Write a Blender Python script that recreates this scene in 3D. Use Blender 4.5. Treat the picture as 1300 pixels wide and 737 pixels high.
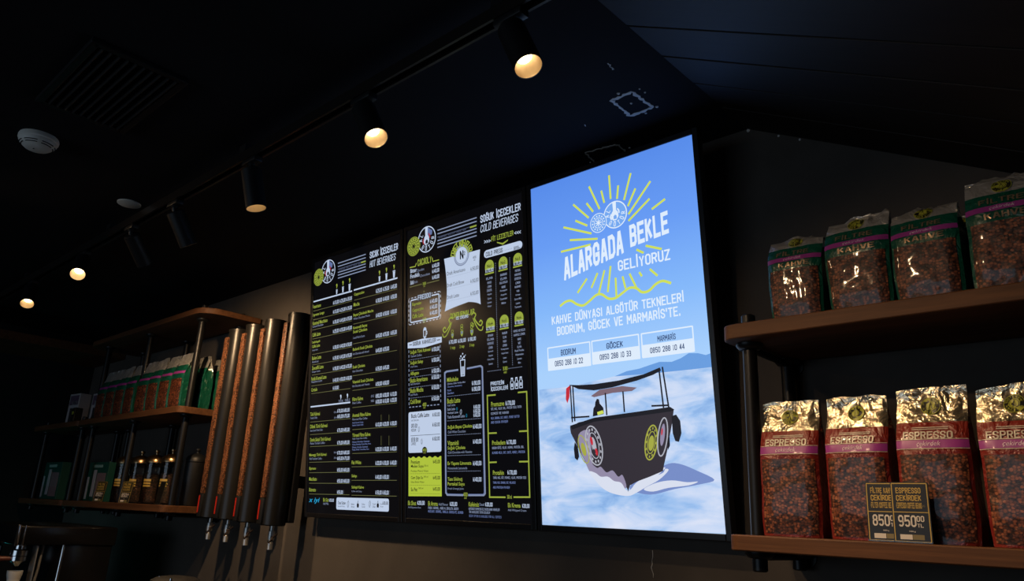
import bpy, bmesh, math, random
from mathutils import Vector, Matrix, noise
from mathutils.geometry import tessellate_polygon

for _o in list(bpy.data.objects):
    bpy.data.objects.remove(_o, do_unlink=True)
SC = bpy.context.scene
COL = SC.collection

# ------------------------------------------------------------------ light levels and measured places
DAY = 22.0      # daylight through the shop window (W)
TEAL = 8.0      # glow of the added, unseen till
# track spotlights: x, y, aim, label, power, beam angle
SPOTS = [
    (.573, -.9, (.44, -.01, -.90), 'nearest lit black spotlight, at the top of the picture above the boat screen', 30, 100),
    (.025, -.9, (.54, .0, -.84), 'second lit black spotlight from the top, above the cold drinks screen', 30, 100),
    (-.579, -.9, (.15, .20, -.965), 'third spotlight from the top, hanging straight down with a lit rim', 10, 80),
    (-1.15, -.9, (-.04, .56, -.83), 'fourth spotlight from the top, tilted towards the wall below the screens', 36, 90),
    (-1.56, -.9, (-.27, .655, -.708), 'fifth spotlight from the top, dark and turned towards the dispensers', 46, 125),
    (-2.10, -.9, (.65, -.25, -.72), 'sixth spotlight from the top, glaring over the left shelf', 10, 90),
    (-2.86, -.9, (.60, -.16, -.78), 'farthest lit spotlight, low at the left picture edge', 10, 90),
    (-2.5, -2.0, (.68, .62, -.22), 'left hand spotlight on the rear track, out of view behind the camera', 6, 50),
    (.45, -2.0, (.32, .80, -.50), 'right hand spotlight on the rear track, out of view behind the camera', 20, 60),
]
JARS = [(-3.12, -.16, 'leftmost glass jar of beans, behind the price cards', False), (-2.96, -.14, 'glass jar of beans directly behind the tilted gold price card', False), (-2.76, -.14, 'glass jar of beans with a shiny copper lid, second from the shelf post', False), (-2.555, -.14, 'glass jar of beans with a copper lid right beside the shelf post', False), (-2.33, -.11, 'black lidded canister between the shelf post and the first dispenser', True)]
CARDS = [(-3.10, -.285, .35, 'left gold lettered price card on the lower left shelf', False), (-2.73, -.285, .35, 'gold lettered price card leaning in front of the jars', False), (-2.33, -.275, -.1, 'blank black price card in front of the shelf post', True)]
PATCH1 = [(0.552, -0.385), (0.482, -0.385), (0.476, -0.28), (0.554, -0.28)]
PATCH2 = [(0.217, -0.102), (0.231, -0.176), (0.332, -0.165), (0.348, -0.153), (0.341, -0.098)]
SCRATCH1 = [(0.581, -0.539), (0.577, -0.522), (0.573, -0.497)]
SCRATCH2 = [(0.338, -0.324), (0.335, -0.308)]
DOTS = [(0.518, -0.401, 0.005), (0.577, -0.384, 0.003), (0.579, -0.36, 0.003), (0.517, -0.336, 0.004), (0.364, -0.117, 0.004), (0.52, -0.265, 0.004), (0.564, -0.275, 0.005), (0.204, -0.112, 0.003)]
WSCR = [(0.359, 1.546), (0.359, 1.5), (0.366, 1.465)]

# ------------------------------------------------------------------ camera
def make_camera():
    f, yaw, pitch, roll = 949.8, 0.7578, 0.2967, 0.0471
    cy, sy, cp, sp = math.cos(yaw), math.sin(yaw), math.cos(pitch), math.sin(pitch)
    fw = Vector((-sy * cp, cy * cp, sp)); r = Vector((cy, sy, 0)); u = r.cross(fw)
    r2 = r * math.cos(roll) + u * math.sin(roll); u2 = u * math.cos(roll) - r * math.sin(roll)
    cam = bpy.data.cameras.new('camera'); o = bpy.data.objects.new('camera', cam); COL.objects.link(o)
    m = Matrix((r2, u2, -fw)).transposed().to_4x4(); m.translation = Vector((1.5831, -1.921, 1.6107))
    o.matrix_world = m
    cam.sensor_width = 36; cam.lens = 36 * f / 1300; cam.clip_start = 0.02
    SC.camera = o
make_camera()

# ------------------------------------------------------------------ world, daylight, exposure
SC.view_settings.view_transform = 'Standard'; SC.view_settings.look = 'None'
SC.view_settings.exposure = 0.0; SC.view_settings.gamma = 1.0; SC.view_settings.use_curve_mapping = False
W = bpy.data.worlds.new('world'); SC.world = W; W.use_nodes = True
W.node_tree.nodes['Background'].inputs[0].default_value = (0.55, 0.72, 1.0, 1)
W.node_tree.nodes['Background'].inputs[1].default_value = 0.1

def area_light(name, loc, rot, sx, sy, power, color):
    l = bpy.data.lights.new(name, 'AREA'); l.shape = 'RECTANGLE'; l.size = sx; l.size_y = sy; l.energy = power; l.color = color
    o = bpy.data.objects.new(name, l); COL.objects.link(o); o.location = loc; o.rotation_euler = rot
    return o
# daylight entering by the shop window behind the camera
area_light('window_daylight', (-1.0, -5.95, 1.55), (math.radians(90), 0, 0), 4.0, 1.5, DAY, (0.62, 0.8, 1.0))

# ------------------------------------------------------------------ materials
def srgb(r, g, b):
    f = lambda c: (c / 255 / 12.92) if c / 255 <= 0.04045 else ((c / 255 + 0.055) / 1.055) ** 2.4
    return (f(r), f(g), f(b), 1)
MATS = {}
def mat(name, col=(0.1, 0.1, 0.1), rough=0.5, metal=0.0, coat=0.0, emit=None, estr=1.0, spec=0.5):
    if name in MATS: return MATS[name]
    m = bpy.data.materials.new(name); m.use_nodes = True; b = m.node_tree.nodes['Principled BSDF']
    b.inputs['Base Color'].default_value = tuple(col[:3]) + (1,)
    b.inputs['Roughness'].default_value = rough; b.inputs['Metallic'].default_value = metal
    b.inputs['Coat Weight'].default_value = coat; b.inputs['Coat Roughness'].default_value = 0.12
    b.inputs['Specular IOR Level'].default_value = spec
    if emit:
        b.inputs['Emission Color'].default_value = tuple(emit[:3]) + (1,); b.inputs['Emission Strength'].default_value = estr
    MATS[name] = m
    return m
def nodes(m): return m.node_tree.nodes, m.node_tree.links, m.node_tree.nodes['Principled BSDF']
def coords(m, scale=(1, 1, 1), kind='Object'):
    n, l, b = nodes(m); t = n.new('ShaderNodeTexCoord'); mp = n.new('ShaderNodeMapping'); mp.inputs['Scale'].default_value = scale
    l.new(t.outputs[kind], mp.inputs['Vector']); return mp.outputs['Vector']
def ramp(m, fac, stops):
    n, l, b = nodes(m); r = n.new('ShaderNodeValToRGB'); l.new(fac, r.inputs[0]); e = r.color_ramp.elements
    while len(e) > 1: e.remove(e[-1])
    e[0].position = stops[0][0]; e[0].color = stops[0][1]
    for p_, c_ in stops[1:]: x = e.new(p_); x.color = c_
    return r.outputs[0]
def noise_tex(m, vec, scale, detail=4, rough=0.55, dist=0.0):
    n, l, b = nodes(m); t = n.new('ShaderNodeTexNoise'); t.inputs['Scale'].default_value = scale; t.inputs['Detail'].default_value = detail
    t.inputs['Roughness'].default_value = rough; t.inputs['Distortion'].default_value = dist; l.new(vec, t.inputs['Vector']); return t.outputs[0]
def bump(m, h, strength, dist=0.01):
    n, l, b = nodes(m); t = n.new('ShaderNodeBump'); t.inputs['Strength'].default_value = strength; t.inputs['Distance'].default_value = dist
    l.new(h, t.inputs['Height']); l.new(t.outputs[0], b.inputs['Normal'])
def g3(a): return (a, a, a, 1)

def plaster(name, lo, hi, rough, bs=0.15):
    m = mat(name, lo, rough); n, l, b = nodes(m); v = coords(m)
    f = noise_tex(m, v, 2.3, 8, 0.6, 0.4); l.new(ramp(m, f, [(0.3, tuple(lo) + (1,)), (0.7, tuple(hi) + (1,))]), b.inputs['Base Color'])
    bump(m, noise_tex(m, v, 60, 6, 0.7), bs, 0.004); return m
M_WALL = plaster('grey_plaster', (0.062, 0.052, 0.044), (0.098, 0.083, 0.070), 0.9)
M_CEIL = plaster('black_ceiling_paint', (0.0105, 0.0095, 0.0115), (0.0145, 0.0135, 0.016), 0.9, 0.08); M_CEIL.node_tree.nodes['Principled BSDF'].inputs['Specular IOR Level'].default_value = 0.18
M_DARKWALL = plaster('dark_wall_paint', (0.006, 0.006, 0.006), (0.010, 0.009, 0.008), 0.85)
M_FLOOR = plaster('concrete_floor', (0.05, 0.047, 0.045), (0.09, 0.085, 0.08), 0.5)
def wood(name, dark, light, axis=0):
    m = mat(name, light, 0.6, spec=0.3); n, l, b = nodes(m); s = [28, 28, 28]; s[axis] = 1.6
    v = coords(m, tuple(s)); f = noise_tex(m, v, 1.6, 7, 0.62, 0.8)
    l.new(ramp(m, f, [(0.28, tuple(dark) + (1,)), (0.72, tuple(light) + (1,))]), b.inputs['Base Color']); bump(m, f, 0.12, 0.002); return m
M_WOOD = wood('walnut_board', (0.062, 0.024, 0.0095), (0.150, 0.062, 0.024))
M_PLANK = wood('black_stained_plank', (0.010, 0.007, 0.0055), (0.019, 0.0135, 0.011))
M_POST = mat('black_steel', (0.012, 0.012, 0.013), 0.38, 0.3)
M_BLACK = mat('matt_black', (0.010, 0.010, 0.011), 0.45)
M_GLOSSBLACK = mat('gloss_black', (0.006, 0.006, 0.007), 0.22)
M_BEZEL = mat('black_bezel', (0.008, 0.008, 0.010), 0.32)
M_CHROME = mat('chrome', (0.62, 0.62, 0.63), 0.18, 1.0)
M_STEEL = mat('brushed_steel', (0.45, 0.44, 0.42), 0.6, 0.9)
M_WHITEPL = mat('white_plastic', (0.82, 0.80, 0.74), 0.5)
M_GAP = mat('dark_gap', (0.01, 0.01, 0.01), 0.9)
M_CHIP = plaster('bare_plaster', (0.62, 0.60, 0.57), (0.82, 0.80, 0.76), 0.95)

# ------------------------------------------------------------------ mesh helpers
class MB:
    """collects geometry for ONE mesh object; faces carry a material index"""
    def __init__(s): s.v = []; s.f = []; s.mi = []
    def add(s, vs, fs, mi=0):
        o = len(s.v); s.v += [tuple(x) for x in vs]
        for f in fs: s.f.append([o + i for i in f]); s.mi.append(mi)
    def box(s, c, size, mi=0, rot=None, bev=0.0):
        bm = bmesh.new(); bmesh.ops.create_cube(bm, size=1)
        for q in bm.verts: q.co = Vector((q.co.x * size[0], q.co.y * size[1], q.co.z * size[2]))
        if bev: bmesh.ops.bevel(bm, geom=bm.edges[:], offset=bev, segments=2, profile=0.5, affect='EDGES')
        M = (rot.to_4x4() if rot else Matrix()); c = Vector(c)
        s.add([(M @ q.co) + c for q in bm.verts], [[q.index for q in f.verts] for f in bm.faces], mi); bm.free()
    def tube(s, pts, r, n=12, mi=0, cap=True):
        pts = [Vector(q) for q in pts]; rr = r if isinstance(r, (list, tuple)) else [r] * len(pts); vs = []; fs = []
        for i, q in enumerate(pts):
            d = (pts[min(i + 1, len(pts) - 1)] - pts[max(i - 1, 0)]).normalized()
            a = d.orthogonal().normalized() if i == 0 else (a0 - d * a0.dot(d)).normalized(); a0 = a; b = d.cross(a)
            for k in range(n): t = 2 * math.pi * k / n; vs.append(q + (a * math.cos(t) + b * math.sin(t)) * rr[i])
        for i in range(len(pts) - 1):
            for k in range(n): k2 = (k + 1) % n; fs.append([i * n + k, i * n + k2, (i + 1) * n + k2, (i + 1) * n + k])
        if cap: fs.append(list(range(n))[::-1]); fs.append([(len(pts) - 1) * n + k for k in range(n)])
        s.add(vs, fs, mi)
    def lathe(s, prof, n=24, c=(0, 0, 0), axis=None, mi=0, open_ends=False):
        """prof: (radius, height) pairs along axis"""
        c = Vector(c); ax = Vector(axis or (0, 0, 1)).normalized(); a = ax.orthogonal().normalized(); b = ax.cross(a); vs = []; fs = []
        for r, h in prof:
            for k in range(n): t = 2 * math.pi * k / n; vs.append(c + ax * h + (a * math.cos(t) + b * math.sin(t)) * max(r, 1e-5))
        for i in range(len(prof) - 1):
            for k in range(n): k2 = (k + 1) % n; fs.append([i * n + k, i * n + k2, (i + 1) * n + k2, (i + 1) * n + k])
        if prof[0][0] > 1e-4 and not open_ends: fs.append(list(range(n))[::-1])
        if prof[-1][0] > 1e-4 and not open_ends: fs.append([(len(prof) - 1) * n + k for k in range(n)])
        s.add(vs, fs, mi)
    def prism(s, poly, z0, z1, mi=0):
        """poly in x,y extruded in z"""
        n = len(poly); s.add([(x, y, z0) for x, y in poly] + [(x, y, z1) for x, y in poly],
              [list(range(n))[::-1], list(range(n, 2 * n))] + [[i, (i + 1) % n, n + (i + 1) % n, n + i] for i in range(n)], mi)
    def mesh(s, name, mats, smooth=False):
        me = bpy.data.meshes.new(name); me.from_pydata(s.v, [], s.f)
        for m in (mats if isinstance(mats, (list, tuple)) else [mats]): me.materials.append(m)
        me.polygons.foreach_set('material_index', s.mi)
        me.update()
        if smooth:
            me.polygons.foreach_set('use_smooth', [True] * len(me.polygons))
            try: me.set_sharp_from_angle(angle=math.radians(smooth if smooth is not True else 40))
            except Exception: pass
        return me
    def build(s, name, mats, parent=None, smooth=False, loc=None):
        o = bpy.data.objects.new(name, s.mesh(name, mats, smooth)); COL.objects.link(o)
        if parent: o.parent = parent
        if loc: o.location = loc
        return o
def tag(o, label, cat, group=None):
    o['label'] = label; o['category'] = cat
    if group: o['group'] = group
    return o
def thing(name, label, cat, loc=(0, 0, 0), rot=(0, 0, 0), group=None):
    o = bpy.data.objects.new(name, None); COL.objects.link(o); o.location = loc; o.rotation_euler = rot; o.empty_display_size = 0.05
    return tag(o, label, cat, group)
def struct(o): o['kind'] = 'structure'; return o
def dup(root, loc, rotz, label, group=None):
    r = root.copy(); COL.objects.link(r); r.location = loc; r.rotation_euler = (0, 0, rotz); r['label'] = label
    if group: r['group'] = group
    for ch in list(root.children):
        c = ch.copy(); COL.objects.link(c); c.parent = r
        for g in list(ch.children):
            d = g.copy(); COL.objects.link(d); d.parent = c
    return r

# ------------------------------------------------------------------ lettering
GLYPH = {}
def text_tris(t, st=''):
    """triangles of a line of lettering scaled to a unit box"""
    k = (t, st)
    if k in GLYPH: return GLYPH[k]
    if all(c == ' ' or c in STROKES for c in t):
        vs, fs, asp = block_tris(t, .19 if 'h' in st else .15 if 'b' in st else .105)
        if 'i' in st: vs = [(x + (y - .5) * .16 / max(asp, .3), y) for x, y in vs]
        GLYPH[k] = (vs, fs, asp); return GLYPH[k]
    cu = bpy.data.curves.new('lettering', 'FONT'); cu.body = t; cu.resolution_u = 2
    if 'b' in st: cu.offset = 0.016
    if 'i' in st: cu.shear = 0.28
    o = bpy.data.objects.new('lettering', cu); me = o.to_mesh()
    vs = [tuple(v.co) for v in me.vertices]; me.calc_loop_triangles(); fs = [tuple(q.vertices) for q in me.loop_triangles]
    o.to_mesh_clear(); bpy.data.objects.remove(o); bpy.data.curves.remove(cu)
    if vs:
        x0 = min(v[0] for v in vs); x1 = max(v[0] for v in vs); y0 = min(v[1] for v in vs); y1 = max(v[1] for v in vs)
        asp = (x1 - x0) / max(y1 - y0, 1e-6)
        vs = [((v[0] - x0) / max(x1 - x0, 1e-6), (v[1] - y0) / max(y1 - y0, 1e-6)) for v in vs]
    else: asp = 1
    GLYPH[k] = (vs, fs, asp); return GLYPH[k]
def ring_pts(u, v, r, n=28): return [(u + r * math.cos(2 * math.pi * i / n), v + r * math.sin(2 * math.pi * i / n)) for i in range(n)]
class Ink:
    """flat print: 2-D shapes laid on a surface given by put(u, v, lift)"""
    def __init__(s, put, order, base=0.0005, step=3e-5): s.put = put; s.mb = MB(); s.order = order; s.z = base; s.step = step
    def tri(s, m, pts, fs): s.mb.add([s.put(u, v, s.z) for u, v in pts], [list(f) for f in fs], s.order.index(m))
    def next(s): s.z += s.step
    def poly(s, m, pts):
        fs = tessellate_polygon([[Vector((u, v, 0)) for u, v in pts]]); a = []
        for f in fs:
            p, q, r = (pts[i] for i in f); cr = (q[0] - p[0]) * (r[1] - p[1]) - (q[1] - p[1]) * (r[0] - p[0])
            a.append(tuple(f) if cr >= 0 else (f[0], f[2], f[1]))
        s.tri(m, pts, a)
    def text(s, m, t, u0, u1, v, h, st=''):
        vs, fs, _ = text_tris(t, st); s.tri(m, [(u0 + x * (u1 - u0), v - h / 2 + y * h) for x, y in vs], fs)
    def line(s, m, pts, w, dash=''):
        segs = []
        if dash == 'curve':
            P = [Vector((p[0], p[1])) for p in pts]; P = [P[0] * 2 - P[1]] + P + [P[-1] * 2 - P[-2]]; q = []
            for i in range(1, len(P) - 2):
                for j in range(5):
                    t = j / 5; q.append(tuple(.5 * (2 * P[i] + (P[i + 1] - P[i - 1]) * t + (2 * P[i - 1] - 5 * P[i] + 4 * P[i + 1] - P[i + 2]) * t * t + (3 * P[i] - P[i - 1] - 3 * P[i + 1] + P[i + 2]) * t ** 3)))
            pts = q + [tuple(P[-2])]; dash = ''
        if dash:
            on, off = (0.003, 0.004) if dash == 'dot' else (0.010, 0.008)
            for a, b in zip(pts[:-1], pts[1:]):
                L = math.dist(a, b); n = max(1, int(L / (on + off)))
                for i in range(n):
                    t0 = i / n; t1 = (i + on / (on + off)) / n
                    segs.append(([a[0] + (b[0] - a[0]) * t0, a[1] + (b[1] - a[1]) * t0], [a[0] + (b[0] - a[0]) * t1, a[1] + (b[1] - a[1]) * t1]))
        else: segs = list(zip(pts[:-1], pts[1:]))
        if not dash and len(pts) > 2:
            L = []; R = []
            closed = math.dist(pts[0], pts[-1]) < 1e-4
            n = len(pts)
            for i, p in enumerate(pts):
                a = pts[i - 1] if i else (pts[-2] if closed else p); b = pts[i + 1] if i < n - 1 else (pts[1] if closed else p)
                d1 = Vector((p[0] - a[0], p[1] - a[1])); d2 = Vector((b[0] - p[0], b[1] - p[1]))
                d1 = d1.normalized() if d1.length > 1e-7 else d2.normalized(); d2 = d2.normalized() if d2.length > 1e-7 else d1
                t = (d1 + d2); t = t.normalized() if t.length > 1e-6 else d1; k = min(1.6, 1 / max(0.35, t.dot(d1))); nx, ny = -t.y * w / 2 * k, t.x * w / 2 * k
                L.append((p[0] + nx, p[1] + ny)); R.append((p[0] - nx, p[1] - ny))
            s.tri(m, L + R, [(i, n + i, n + i + 1, i + 1) for i in range(n - 1)]); return
        for a, b in segs:
            d = Vector((b[0] - a[0], b[1] - a[1])); d.normalize(); nx, ny = -d.y * w / 2, d.x * w / 2
            s.tri(m, [(a[0] + nx, a[1] + ny), (a[0] - nx, a[1] - ny), (b[0] - nx, b[1] - ny), (b[0] + nx, b[1] + ny)], [(0, 1, 2, 3)])
    def rrect(s, m, u0, v0, u1, v1, r, w=0, dash=''):
        pts = []; r = min(r, (v1 - v0) * .499, (u1 - u0) * .499)
        for cx, cy, a0 in ((u1 - r, v1 - r, 0), (u0 + r, v1 - r, 90), (u0 + r, v0 + r, 180), (u1 - r, v0 + r, 270)):
            for i in range(5): t = math.radians(a0 + i * 22.5); pts.append((cx + r * math.cos(t), cy + r * math.sin(t)))
        if w: s.line(m, pts + pts[:1], w, dash)
        else: s.poly(m, pts)
    def ring(s, m, u, v, r, w): p = ring_pts(u, v, r); s.line(m, p + p[:1], w)
    def arc_text(s, m, t, u, v, r, h, a0, a1, inside=False):
        n = len(t)
        for i, ch in enumerate(t):
            if ch == ' ': continue
            a = math.radians(a0 + (a1 - a0) * (i + 0.5) / n); vs, fs, asp = text_tris(ch, 'b'); wd = min(asp, 0.8) * h; pts = []
            rot = a - math.pi / 2 if not inside else a + math.pi / 2
            for x, y in vs:
                px, py = (x - 0.5) * wd, (y - 0.5) * h; pts.append((u + r * math.cos(a) + px * math.cos(rot) - py * math.sin(rot), v + r * math.sin(a) + px * math.sin(rot) + py * math.cos(rot)))
            s.tri(m, pts, fs)
    def icon(s, m, n, u, v, h):
        P = lambda pts: [(u + x * h, v + y * h) for x, y in pts]
        k = 'k'
        if n in ('bolt', 'bolt2'):
            r = h / 2; fl = n == 'bolt2'; bg = 'em' if fl else 'k'; rd = m if fl else 'red'
            s.poly(bg, ring_pts(u, v, r)); s.next(); s.ring(m, u, v, r * 0.95, r * 0.08)
            s.next(); s.poly('b' if not fl else bg, [(u + r * .12, v + r * .86), (u + r * .12, v + r * .25), (u + r * .55, v + r * .25), (u + r * .62, v + r * .55)])
            s.next(); s.poly(m, P([(-.09, .45), (.06, .46), (.05, .16), (.12, .08), (.14, -.08), (.05, -.2), (-.1, -.2), (-.17, -.08), (-.14, .08), (-.08, .16)])); s.next()
            s.poly(bg, P([(-.07, -.05), (0, .0), (.06, -.05), (.06, -.16), (-.07, -.16)])); s.line(rd, P([(-.16, .05), (-.21, -.05), (-.16, -.16)]), r * .1); s.line(rd, P([(.1, .2), (.16, .12), (.17, .02)]), r * .1)
            s.next(); s.arc_text(m, 'AL', u, v, r * .68, r * .34, 195, 130); s.arc_text(m, 'GÖTÜR', u, v, r * .68, r * .34, 215, 375, True)
        elif n in ('seal', 'seal2'):
            r = h / 2; fl = n == 'seal2'; bg = 'em' if fl else 'k'
            s.poly(m if not fl else bg, ring_pts(u, v, r)); s.next(); s.poly(bg, ring_pts(u, v, r * .92)); s.next(); s.poly(m if not fl else bg, ring_pts(u, v, r * .86)); s.next()
            for i in range(14): a = 2 * math.pi * i / 14; s.poly(bg if not fl else m, ring_pts(u + r * .70 * math.cos(a), v + r * .70 * math.sin(a), r * .085, 6))
            s.ring(bg if not fl else m, u, v, r * .5, r * .06); s.ring(m, u, v, r * .95, r * .07)
            for i in range(8): a = 2 * math.pi * i / 8; s.line(bg if not fl else m, [(u, v), (u + r * .38 * math.cos(a), v + r * .38 * math.sin(a))], r * .09)
        elif n == 'cup': s.poly(m, P([(-.22, .3), (-.14, -.5), (.14, -.5), (.22, .3)])); s.poly(m, P([(-.27, .34), (.27, .34), (.24, .46), (-.24, .46)]))
        elif n == 'swirl': s.poly(m, P([(0, -.5), (.12, -.2), (.22, .05), (.2, .35), (.05, .5), (-.15, .45), (-.22, .2), (-.08, .0), (-.06, -.25)]))
        elif n == 'leaf': s.line(m, P([(0, -.5), (-.2, -.2), (-.2, .2), (.1, .5), (.25, .2), (.2, -.2), (0, -.5)]), h * .05); s.line(m, P([(0, -.45), (.05, .35)]), h * .04)
        elif n == 'jar': s.poly(m, P([(-.22, -.5), (.22, -.5), (.26, -.1), (.18, .1), (-.18, .1), (-.26, -.1)])); s.line(m, P([(-.15, .12), (.1, .5)]), h * .06); s.line(m, P([(.12, .12), (-.02, .45)]), h * .05)
        elif n == 'bottle': s.line(m, P([(-.16, -.48), (.16, -.48), (.18, .1), (.09, .25), (.09, .45), (-.09, .45), (-.09, .25), (-.18, .1), (-.16, -.48)]), h * .07); s.poly(m, P([(-.08, -.3), (.08, -.3), (.08, 0), (-.08, 0)])); s.poly(m, P([(-.1, .38), (.1, .38), (.1, .5), (-.1, .5)]))
        elif n == 'mug': s.line(m, P([(-.14, -.3), (.12, -.3), (.16, .25), (-.16, .25), (-.14, -.3)]), h * .08); s.line(m, P([(.14, .15), (.26, .1), (.26, -.1), (.13, -.15)]), h * .06); s.poly(m, P([(-.2, .25), (-.15, .42), (0, .5), (.15, .42), (.2, .25)])); s.poly(m, P([(-.12, -.5), (.1, -.5), (.05, -.3), (-.07, -.3)]))
        elif n == 'shake': s.line(m, P([(-.15, -.48), (.15, -.48), (.2, .5), (-.2, .5), (-.15, -.48)]), h * .06); [s.poly(m, P([(x - .03, -.42), (x + .03, -.42), (x + .03, .1), (x - .03, .1)])) for x in (-.09, 0, .09)]
        elif n.startswith('cone'):
            q = int(n[-1]); s.poly(m, P([(-.03, -.5), (.03, -.5), (.12, -.35), (.15, -.1), (-.15, -.1), (-.12, -.35)])); s.next(); s.poly('b', P([(-.08, -.32), (.08, -.32), (.1, -.14), (-.1, -.14)]))
            for i, (dx, dy) in enumerate(((0, .06), (0, .24), (.1, .16))[:q]): s.ring(m, u + dx * h, v + dy * h, h * .11, h * .04)
    def run(s, items):
        for it in items:
            k, m = it[0], it[1]
            if k == 't': s.text(m, *it[2:])
            elif k == 'l': s.line(m, *it[2:])
            elif k == 'p': s.poly(m, it[2])
            elif k == 'c': (s.ring(m, it[2], it[3], it[4], it[5]) if it[5] else s.poly(m, ring_pts(it[2], it[3], it[4])))
            elif k == 'r': s.rrect(m, *it[2:])
            elif k == 'i': s.icon(m, *it[2:])
            elif k == 'dome': u, v, r = it[2:]; s.poly(m, [(u - r, v - r * .62)] + [(u - r * math.cos(math.pi * i / 14), v + r * math.sin(math.pi * i / 14)) for i in range(15)] + [(u + r, v - r * .62)])
            elif k == 'arc': s.arc_text(m, it[2], it[3], it[4], it[5], it[6], 172, 8)
            elif k == 's':
                (u0, v0), (u1, v1), h = it[3:]; vs, fs, _ = text_tris(it[2], 'h' if h > .05 else 'b'); s.tri(m, [(u0 + x * (u1 - u0), v0 + x * (v1 - v0) + y * h) for x, y in vs], fs)
            s.next()
# a plain condensed block alphabet drawn with strokes, for signs and headings (x 0..1, y 0..1 per cell)
_C = [(1, .74), (1, .86), (.72, 1), (.28, 1), (0, .86), (0, .14), (.28, 0), (.72, 0), (1, .14), (1, .26)]
_O = [(.28, 1), (.72, 1), (1, .86), (1, .14), (.72, 0), (.28, 0), (0, .14), (0, .86), (.28, 1)]
_S = [(1, .78), (1, .86), (.72, 1), (.28, 1), (0, .86), (0, .68), (.2, .56), (.8, .44), (1, .32), (1, .14), (.72, 0), (.28, 0), (0, .14), (0, .22)]
_U = [(0, 1), (0, .14), (.28, 0), (.72, 0), (1, .14), (1, 1)]
_I = [(.5, 0), (.5, 1)]
STROKES = {'A': [[(0, 0), (.4, 1), (.6, 1), (1, 0)], [(.14, .28), (.86, .28)]], 'B': [[(0, 0), (0, 1), (.74, 1), (.98, .88), (.98, .64), (.76, .53), (0, .53)], [(.76, .53), (1, .4), (1, .13), (.76, 0), (0, 0)]], 'C': [_C],
 'D': [[(0, 0), (0, 1), (.68, 1), (1, .84), (1, .16), (.68, 0), (0, 0)]], 'E': [[(1, 0), (0, 0), (0, 1), (1, 1)], [(0, .52), (.82, .52)]], 'F': [[(0, 0), (0, 1), (1, 1)], [(0, .5), (.82, .5)]],
 'G': [_C[:-2] + [(1, .14), (1, .46), (.56, .46)]], 'H': [[(0, 0), (0, 1)], [(1, 0), (1, 1)], [(0, .52), (1, .52)]], 'I': [_I], 'J': [[(1, 1), (1, .14), (.72, 0), (.28, 0), (0, .14), (0, .28)]],
 'K': [[(0, 0), (0, 1)], [(1, 1), (.1, .46)], [(.32, .58), (1, 0)]], 'L': [[(0, 1), (0, 0), (1, 0)]], 'M': [[(0, 0), (0, 1)], [(.02, 1), (.5, .34)], [(.5, .34), (.98, 1)], [(1, 1), (1, 0)]], 'N': [[(0, 0), (0, 1)], [(.04, .97), (.96, .03)], [(1, 0), (1, 1)]], 'O': [_O],
 'P': [[(0, 0), (0, 1), (.72, 1), (1, .86), (1, .6), (.72, .46), (0, .46)]], 'Q': [_O, [(.6, .2), (1, -.05)]], 'R': [[(0, 0), (0, 1), (.72, 1), (1, .87), (1, .62), (.72, .49), (0, .49)], [(.6, .49), (1, 0)]], 'S': [_S],
 'T': [[(0, 1), (1, 1)], [(.5, 1), (.5, 0)]], 'U': [_U], 'V': [[(0, 1), (.42, 0), (.58, 0), (1, 1)]], 'W': [[(0, 1), (.22, 0), (.5, .7), (.78, 0), (1, 1)]], 'X': [[(0, 0), (1, 1)], [(0, 1), (1, 0)]], 'Y': [[(0, 1), (.5, .46), (1, 1)], [(.5, .46), (.5, 0)]],
 'Z': [[(0, 1), (1, 1)], [(.97, .98), (.03, .02)], [(0, 0), (1, 0)]], '0': [_O], '1': [[(.15, .82), (.5, 1), (.5, 0)]], '2': [[(0, .8), (0, .88), (.28, 1), (.72, 1), (1, .86), (1, .64), (.06, .06)], [(0, 0), (1, 0)]], '3': [[(0, .86), (.28, 1), (.72, 1), (1, .87), (1, .64), (.72, .52), (.3, .52)], [(.72, .52), (1, .4), (1, .14), (.72, 0), (.28, 0), (0, .14)]],
 '4': [[(.75, 0), (.75, 1)], [(.72, .98), (.03, .27)], [(0, .26), (1, .26)]], '5': [[(1, 1), (.05, 1), (0, .52), (.72, .58), (1, .44), (1, .14), (.72, 0), (.28, 0), (0, .14)]], '6': [[(.95, .88), (.72, 1), (.28, 1), (0, .86), (0, .14), (.28, 0), (.72, 0), (1, .14), (1, .42), (.72, .56), (0, .5)]], '7': [[(0, 1), (1, 1)], [(.97, .99), (.4, 0)]],
 '8': [[(.28, .53), (.04, .66), (.04, .88), (.28, 1), (.72, 1), (.96, .88), (.96, .66), (.72, .53), (.28, .53), (0, .4), (0, .13), (.28, 0), (.72, 0), (1, .13), (1, .4), (.72, .53)]], '9': [[(.05, .12), (.28, 0), (.72, 0), (1, .14), (1, .86), (.72, 1), (.28, 1), (0, .86), (0, .58), (.28, .44), (1, .5)]],
 '.': [[(.5, -.02), (.5, .1)]], ',': [[(.55, .1), (.55, 0), (.4, -.12)]], "'": [[(.5, 1.02), (.5, .74)]], '₺': [[(.3, 1), (.3, .02), (.7, .06), (1, .4)], [(0, .5), (.75, .72)], [(0, .3), (.75, .52)]], '&': [[(1, 0), (.2, .8), (.3, 1), (.6, 1), (.7, .8), (0, .3), (.1, 0), (.6, 0), (1, .4)]], '·': [[(.4, .5), (.6, .5)]]}
_dots = [[(.2, 1.13), (.2, 1.25)], [(.8, 1.13), (.8, 1.25)]]; _ced = [[(.5, 0), (.5, -.12), (.3, -.2)]]
STROKES.update({'İ': [_I, [(.5, 1.14), (.5, 1.27)]], 'Ö': [_O] + _dots, 'Ü': [_U] + _dots, 'Ç': [_C] + _ced, 'Ş': [_S] + _ced, 'Ğ': STROKES['G'] + [[(.15, 1.26), (.35, 1.13), (.65, 1.13), (.85, 1.26)]]})
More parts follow.
